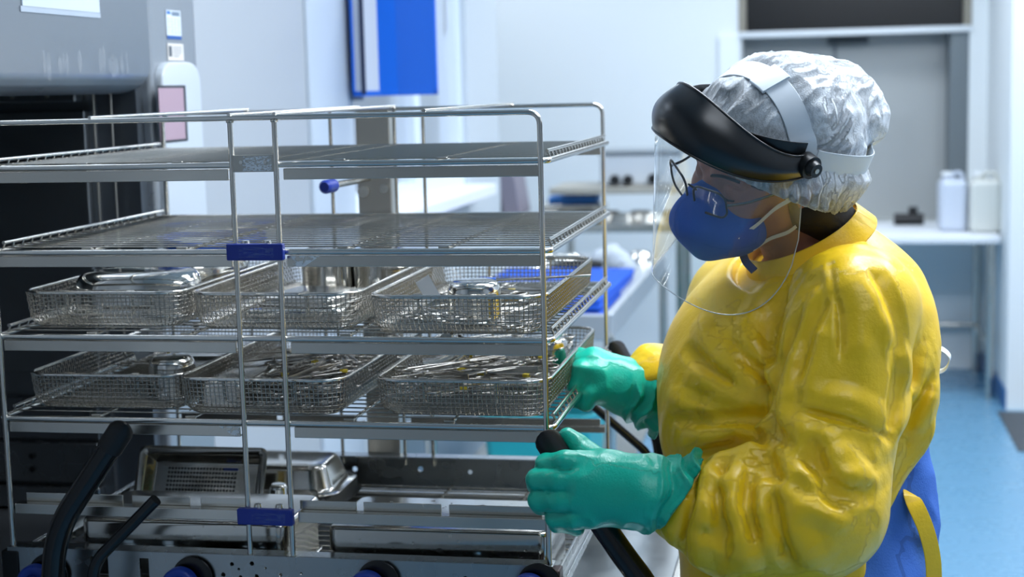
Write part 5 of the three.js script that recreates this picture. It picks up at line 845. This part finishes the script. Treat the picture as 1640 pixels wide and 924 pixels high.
{
  const g = thing('eyeglasses', 'thin dark framed eyeglasses behind the visor', 'glasses');
  const fr = std(0x16181c, 0.3, 0.2), lensM = phy(0xf4f8ff, 0.02, 0, { transmission: 1, thickness: 0 });
  for (const s of [1, -1]) {
    const P = (x, y) => hp(s * (0.035 + x), -0.004 + y - 0.002, 0.121 - 0.25 * x - 2.2 * x * x + 0.16 * y), out = [];
    const o = rrect(0.054, 0.04, 0.014, 5)(0).map(([x, y]) => P(x, y + 0.003 * (x / 0.027)));
    part('rim', tube(o, 0.0016, 8, { closed: true }), fr, g);
    const c = o.reduce((a, p) => a.add(p), V(0, 0, 0)).multiplyScalar(1 / o.length), pos = [c.x, c.y, c.z], idx = []; o.forEach((p, i) => { pos.push(p.x, p.y, p.z); idx.push(0, i + 1, (i + 1) % o.length + 1); });
    const lg = new THREE.BufferGeometry(); lg.setAttribute('position', new THREE.Float32BufferAttribute(pos, 3)); lg.setIndex(idx); lg.computeVertexNormals(); lg.setAttribute('uv', new THREE.Float32BufferAttribute(new Float32Array(pos.length / 3 * 2), 2));
    part('lens', lg, lensM, g);
    part('temple_arm', sweepProfile(spline([P(0.028, 0.006), hp(s * 0.069, -0.002, 0.085), hp(s * 0.082, 0.006, 0.03), hp(s * 0.084, 0.008, -0.015)], 16), flatB(0.0022, 0.0042), { up: HU }), s > 0 ? std(0x6d7277, 0.25, 0.9) : fr, g);
  }
  part('bridge', tube(spline([hp(-0.009, 0.0, 0.122), hp(0, 0.006, 0.128), hp(0.009, 0.0, 0.122)], 8), 0.0015, 6), fr, g);
}
{
  const s = thing('face_shield', 'clear face shield with black brow guard and white head straps', 'face shield');
  const N = 64, lowE = a => { const c = Math.max(0, Math.cos(a)); return hp(0.110 * Math.sin(a), 0.038 + 0.05 * Math.pow(c, 2.2), 0.022 + 0.148 * c); }, topE = a => { const c = Math.max(0, Math.cos(a)); return hp(0.106 * Math.sin(a) * (1 - 0.05 * c), 0.067 + 0.082 * Math.pow(c, 1.9), 0.022 + 0.106 * c); };
  const prof = (a, v) => { const L = lowE(a), U = topE(a), p = L.clone().lerp(U, v), c = Math.max(0, Math.cos(a)); const o = HF.clone().multiplyScalar(Math.cos(a)).addScaledVector(HL, Math.sin(a)).addScaledVector(HU, 0.35 * c); return p.addScaledVector(o, 0.015 * Math.sin(Math.PI * v) * (0.25 + 0.75 * c)); };
  const shell = off => { const P = [], I = [], K = 14; for (let i = 0; i <= N; i++) { const a = lerp(-Math.PI / 2, Math.PI / 2, i / N); for (let j = 0; j <= K; j++) { const p = prof(a, j / K).addScaledVector(HF, -off * Math.cos(a)).addScaledVector(HL, -off * Math.sin(a)); P.push(p.x, p.y, p.z); } } for (let i = 0; i < N; i++) for (let j = 0; j < K; j++) { const q = i * (K + 1) + j; I.push(q, q + K + 1, q + 1, q + 1, q + K + 1, q + K + 2); } const g = new THREE.BufferGeometry(); g.setAttribute('position', new THREE.Float32BufferAttribute(P, 3)); g.setIndex(I); g.computeVertexNormals(); g.setAttribute('uv', new THREE.Float32BufferAttribute(new Float32Array(P.length / 3 * 2), 2)); return g; };
  const edge = v => tube(Array.from({ length: N + 1 }, (_, i) => prof(lerp(-Math.PI / 2, Math.PI / 2, i / N), v)), 0.0018, 6);
  const guard = part('brow_guard', [shell(0), shell(0.0026), edge(0), edge(1)], phy(0x07080a, 0.3, 0, { clearcoat: 0.4, clearcoatRoughness: 0.25, side: THREE.DoubleSide }), s, { label: 'glossy black brow guard' });
  part('inner_band', sweepProfile(Array.from({ length: 33 }, (_, i) => { const a = lerp(-Math.PI / 2, Math.PI / 2, i / 32); return hp(0.1 * Math.sin(a), 0.07 + 0.03 * Math.cos(a), 0.02 + 0.092 * Math.cos(a)); }), flatB(0.002, 0.022), { up: HU }), M.black, s);
  // visor sheet
  const vis = (() => { const P = [], I = [], K = 20, W = 60; for (let i = 0; i <= W; i++) { const t = lerp(-1, 1, i / W), a = t * Math.PI / 2 * 0.985, L = 0.11 + 0.132 * Math.pow(Math.max(0, 1 - Math.pow(Math.abs(t), 3.4)), 0.55); for (let j = 0; j <= K; j++) { const p = lowE(a).addScaledVector(HU, 0.012 - L * j / K).addScaledVector(HF, -0.003 * Math.cos(a) + 0.02 * Math.cos(a) * (j / K) * 0).addScaledVector(HL, -0.003 * Math.sin(a)); P.push(p.x, p.y, p.z); } } for (let i = 0; i < W; i++) for (let j = 0; j < K; j++) { const q = i * (K + 1) + j; I.push(q, q + K + 1, q + 1, q + 1, q + K + 1, q + K + 2); } const g = new THREE.BufferGeometry(); g.setAttribute('position', new THREE.Float32BufferAttribute(P, 3)); g.setIndex(I); g.computeVertexNormals(); g.setAttribute('uv', new THREE.Float32BufferAttribute(new Float32Array(P.length / 3 * 2), 2)); const rim = []; for (let i = 0; i <= W; i++) rim.push(V(...P.slice(3 * (i * (K + 1) + K), 3 * (i * (K + 1) + K) + 3))); const sideE = [0, W].map(i => [0, 1].map(j => V(...P.slice(3 * (i * (K + 1) + j * K), 3 * (i * (K + 1) + j * K) + 3)))); return { g, rim, sideE }; })();
  const vm = phy(0xf4f7f8, 0.06, 0, { transmission: 0.95, thickness: 0, ior: 1.5, side: THREE.DoubleSide });
  const v = part('visor', vis.g, vm, s, { label: 'clear plastic visor' });
  part('visor_edge', [tube(vis.rim, 0.0009, 5), ...vis.sideE.map(([a, b]) => rod(a, b, 0.0009, 5))], phy(0xe9eef0, 0.15, 0, { transmission: 0.5, thickness: 0 }), v);
  for (const q of [1, -1]) { const a = hp(q * 0.102, 0.053, 0.022), b = hp(q * 0.118, 0.053, 0.022), c = hp(q * 0.127, 0.053, 0.022); const k = part('pivot_knob', [cyl(a, b, 0.0165, 0.0155, 24), cyl(b, c, 0.0115, 0.0095, 20)], M.black, s); part('screw', cyl(c, hp(q * 0.1282, 0.053, 0.022), 0.0035, 0.0035, 12), M.satin, k); }
  const strapM = phy(0xdfe8ef, 0.45, 0, { transmission: 0.15, thickness: 0 });
  const lift = (p, o) => p.map(x => x.clone().add(x.clone().sub(hp(0, 0.05, -0.01)).setLength(o)));
  const nr = (p) => p.map((x, i) => { const t = p[Math.min(p.length - 1, i + 1)].clone().sub(p[Math.max(0, i - 1)]).normalize(), o = x.clone().sub(hp(0, 0.05, -0.01)); o.addScaledVector(t, -o.dot(t)).normalize(); return new THREE.Vector3().crossVectors(o, t); });
  const mk = (name, pts, w) => { const p = spline(lift(pts, -0.004), 60); return part(name, sweepProfile(p, flatB(0.002, w), { up: nr(p) }), strapM, s, { label: 'white plastic strap' }); };
  const cs = mk('crown_strap', crownPts, 0.034); mk('rear_strap', backPts, 0.03);
  const bk = spline(lift(crownPts, -0.002), 60), bn = nr(bk);
  part('buckle', sweepProfile(bk.slice(23, 30), flatB(0.005, 0.044), { up: bn.slice(23, 30) }), strapM, cs);
}

// --- gloves
const latex = phy(0x05b396, 0.34, 0, { bumpMap: withRep(T_grain, 16, 16), bumpScale: 0.0003 });
function glove(label, palm, fingers, cuff, cut, kF) {
  const sd = (x, y, z) => {
    let d = 9; for (const [a, b, ra, rb] of palm) d = smin(d, sdCap(x, y, z, a, b, ra, rb), 0.024);
    let c = 9; for (const [a, b, ra, rb] of cuff) c = smin(c, sdCap(x, y, z, a, b, ra, rb), 0.02);
    if (Math.abs(c) < 0.04) { const ax = cuff.at(-1)[1].clone().sub(cuff[0][0]).normalize(), q = (x - cuff[0][0].x) * ax.x + (y - cuff[0][0].y) * ax.y + (z - cuff[0][0].z) * ax.z, w = vnoise(x * 26, y * 26, z * 26), s2 = Math.sin(q * 230 + w * 9); c += -0.0065 * sstep(-0.01, 0.03, q) * (s2 * Math.abs(s2)) - 0.008 * sstep(0.02, 0.06, q) * (vnoise(x * 34 + 4, y * 34, z * 34) - 0.5); }
    d = smin(d, c, 0.02);
    let fi = 9; for (const f of fingers) { let g = 9; for (let i = 0; i + 1 < f.length; i++) g = smin(g, sdCap(x, y, z, f[i][0], f[i + 1][0], f[i][1], f[i + 1][1]), 0.004); fi = smin(fi, g, kF); }
    d = smin(d, fi, 0.006);
    if (Math.abs(d) < 0.02) { const r = 1 - Math.abs(2 * vnoise(x * 32, y * 32, z * 32) - 1); d -= 0.0022 * (r * r - 0.3); }
    return smax(d, side(x, y, z, cut), 0.006);
  };
  const bb = new THREE.Box3(); for (const [a, b] of [...palm, ...cuff]) { bb.expandByPoint(a); bb.expandByPoint(b); } for (const f of fingers) for (const [p] of f) bb.expandByPoint(p); bb.expandByScalar(0.075);
  return part('glove', surfaceNets(sd, bb.min, bb.max, 0.003), latex, person, { label });
}
{
  const W = V(0.5342, 0.9488, 0.0899), i0 = V(0.4671, 0.984, 0.0925), m0 = V(0.4641, 0.9656, 0.1078), r0 = V(0.4664, 0.943, 0.1094), p0 = V(0.4769, 0.9204, 0.101);
  glove('teal rubber glove on the left hand, closed round the near handle',
    [[W, i0, 0.034, 0.0165], [W, m0, 0.035, 0.0175], [W, r0, 0.035, 0.017], [W, p0, 0.034, 0.0165], [W, V(0.4942, 0.9761, 0.0778), 0.032, 0.022]],
    [[[i0, 0.0165], [V(0.4416, 0.9897, 0.1009), 0.0152], [V(0.4153, 0.9814, 0.0867), 0.0142], [V(0.4078, 0.9683, 0.055), 0.0135], [V(0.4273, 0.9546, 0.0323), 0.0125]], [[m0, 0.0168], [V(0.4339, 0.9674, 0.1116), 0.0152], [V(0.4044, 0.9639, 0.0974), 0.0146], [V(0.3984, 0.9477, 0.0616), 0.014], [V(0.4227, 0.932, 0.0383), 0.0125]], [[r0, 0.0165], [V(0.4368, 0.9422, 0.1123), 0.0148], [V(0.4066, 0.9378, 0.0994), 0.0142], [V(0.4017, 0.9215, 0.0645), 0.0135], [V(0.4295, 0.9073, 0.0413), 0.0122]], [[p0, 0.0155], [V(0.4548, 0.9169, 0.1059), 0.0138], [V(0.4268, 0.9132, 0.0955), 0.0132], [V(0.4235, 0.8991, 0.0672), 0.0125], [V(0.4469, 0.8858, 0.0478), 0.011]], [[V(0.4942, 0.9761, 0.0778), 0.02], [V(0.4672, 0.9875, 0.0591), 0.0165], [V(0.4508, 0.9981, 0.0486), 0.014], [V(0.4361, 1.0094, 0.0439), 0.0112]]],
    [[W, V(0.5546, 0.9446, 0.0843), 0.036, 0.04], [V(0.5546, 0.9446, 0.0843), V(0.5935, 0.9356, 0.0716), 0.041, 0.06]], { p: V(0.5814, 0.9351, 0.0802), n: V(0.8258, -0.5566, -0.0912) }, 0.0012);
  const Wf = V(0.4778, 1.01, -0.2946);
  glove('teal rubber glove on the right hand, gripping the lower right basket',
    [[Wf, V(0.4253, 1.0473, -0.2891), 0.033, 0.026], [Wf, V(0.4312, 1.0291, -0.2724), 0.033, 0.026], [Wf, V(0.4368, 1.0139, -0.2715), 0.03, 0.024]],
    [[[V(0.4232, 1.0446, -0.3037), 0.02], [V(0.3997, 1.0519, -0.3051), 0.0165], [V(0.3894, 1.0273, -0.2998), 0.0145], [V(0.3911, 0.9977, -0.2911), 0.0125]], [[V(0.4279, 1.0424, -0.2838), 0.02], [V(0.4042, 1.0483, -0.2819), 0.0165], [V(0.3939, 1.024, -0.2766), 0.0145], [V(0.398, 0.994, -0.2714), 0.0125]], [[V(0.4326, 1.0366, -0.2634), 0.019], [V(0.4103, 1.0409, -0.2595), 0.016], [V(0.402, 1.0186, -0.2549), 0.014], [V(0.4073, 0.9956, -0.255), 0.012]], [[V(0.44, 1.0139, -0.2619), 0.019], [V(0.424, 1.0097, -0.253), 0.015], [V(0.4167, 0.9931, -0.2493), 0.0125]]],
    [[Wf, V(0.5022, 0.998, -0.2979), 0.036, 0.042], [V(0.5022, 0.998, -0.2979), V(0.5323, 0.984, -0.302), 0.043, 0.05]], { p: V(0.5285, 0.9822, -0.3011), n: V(0.9602, -0.228, -0.1615) }, 0.0025);
}

scene.traverse(o => { if (o.isMesh) { o.castShadow = true; o.receiveShadow = true; } });
renderer.render(scene, camera);
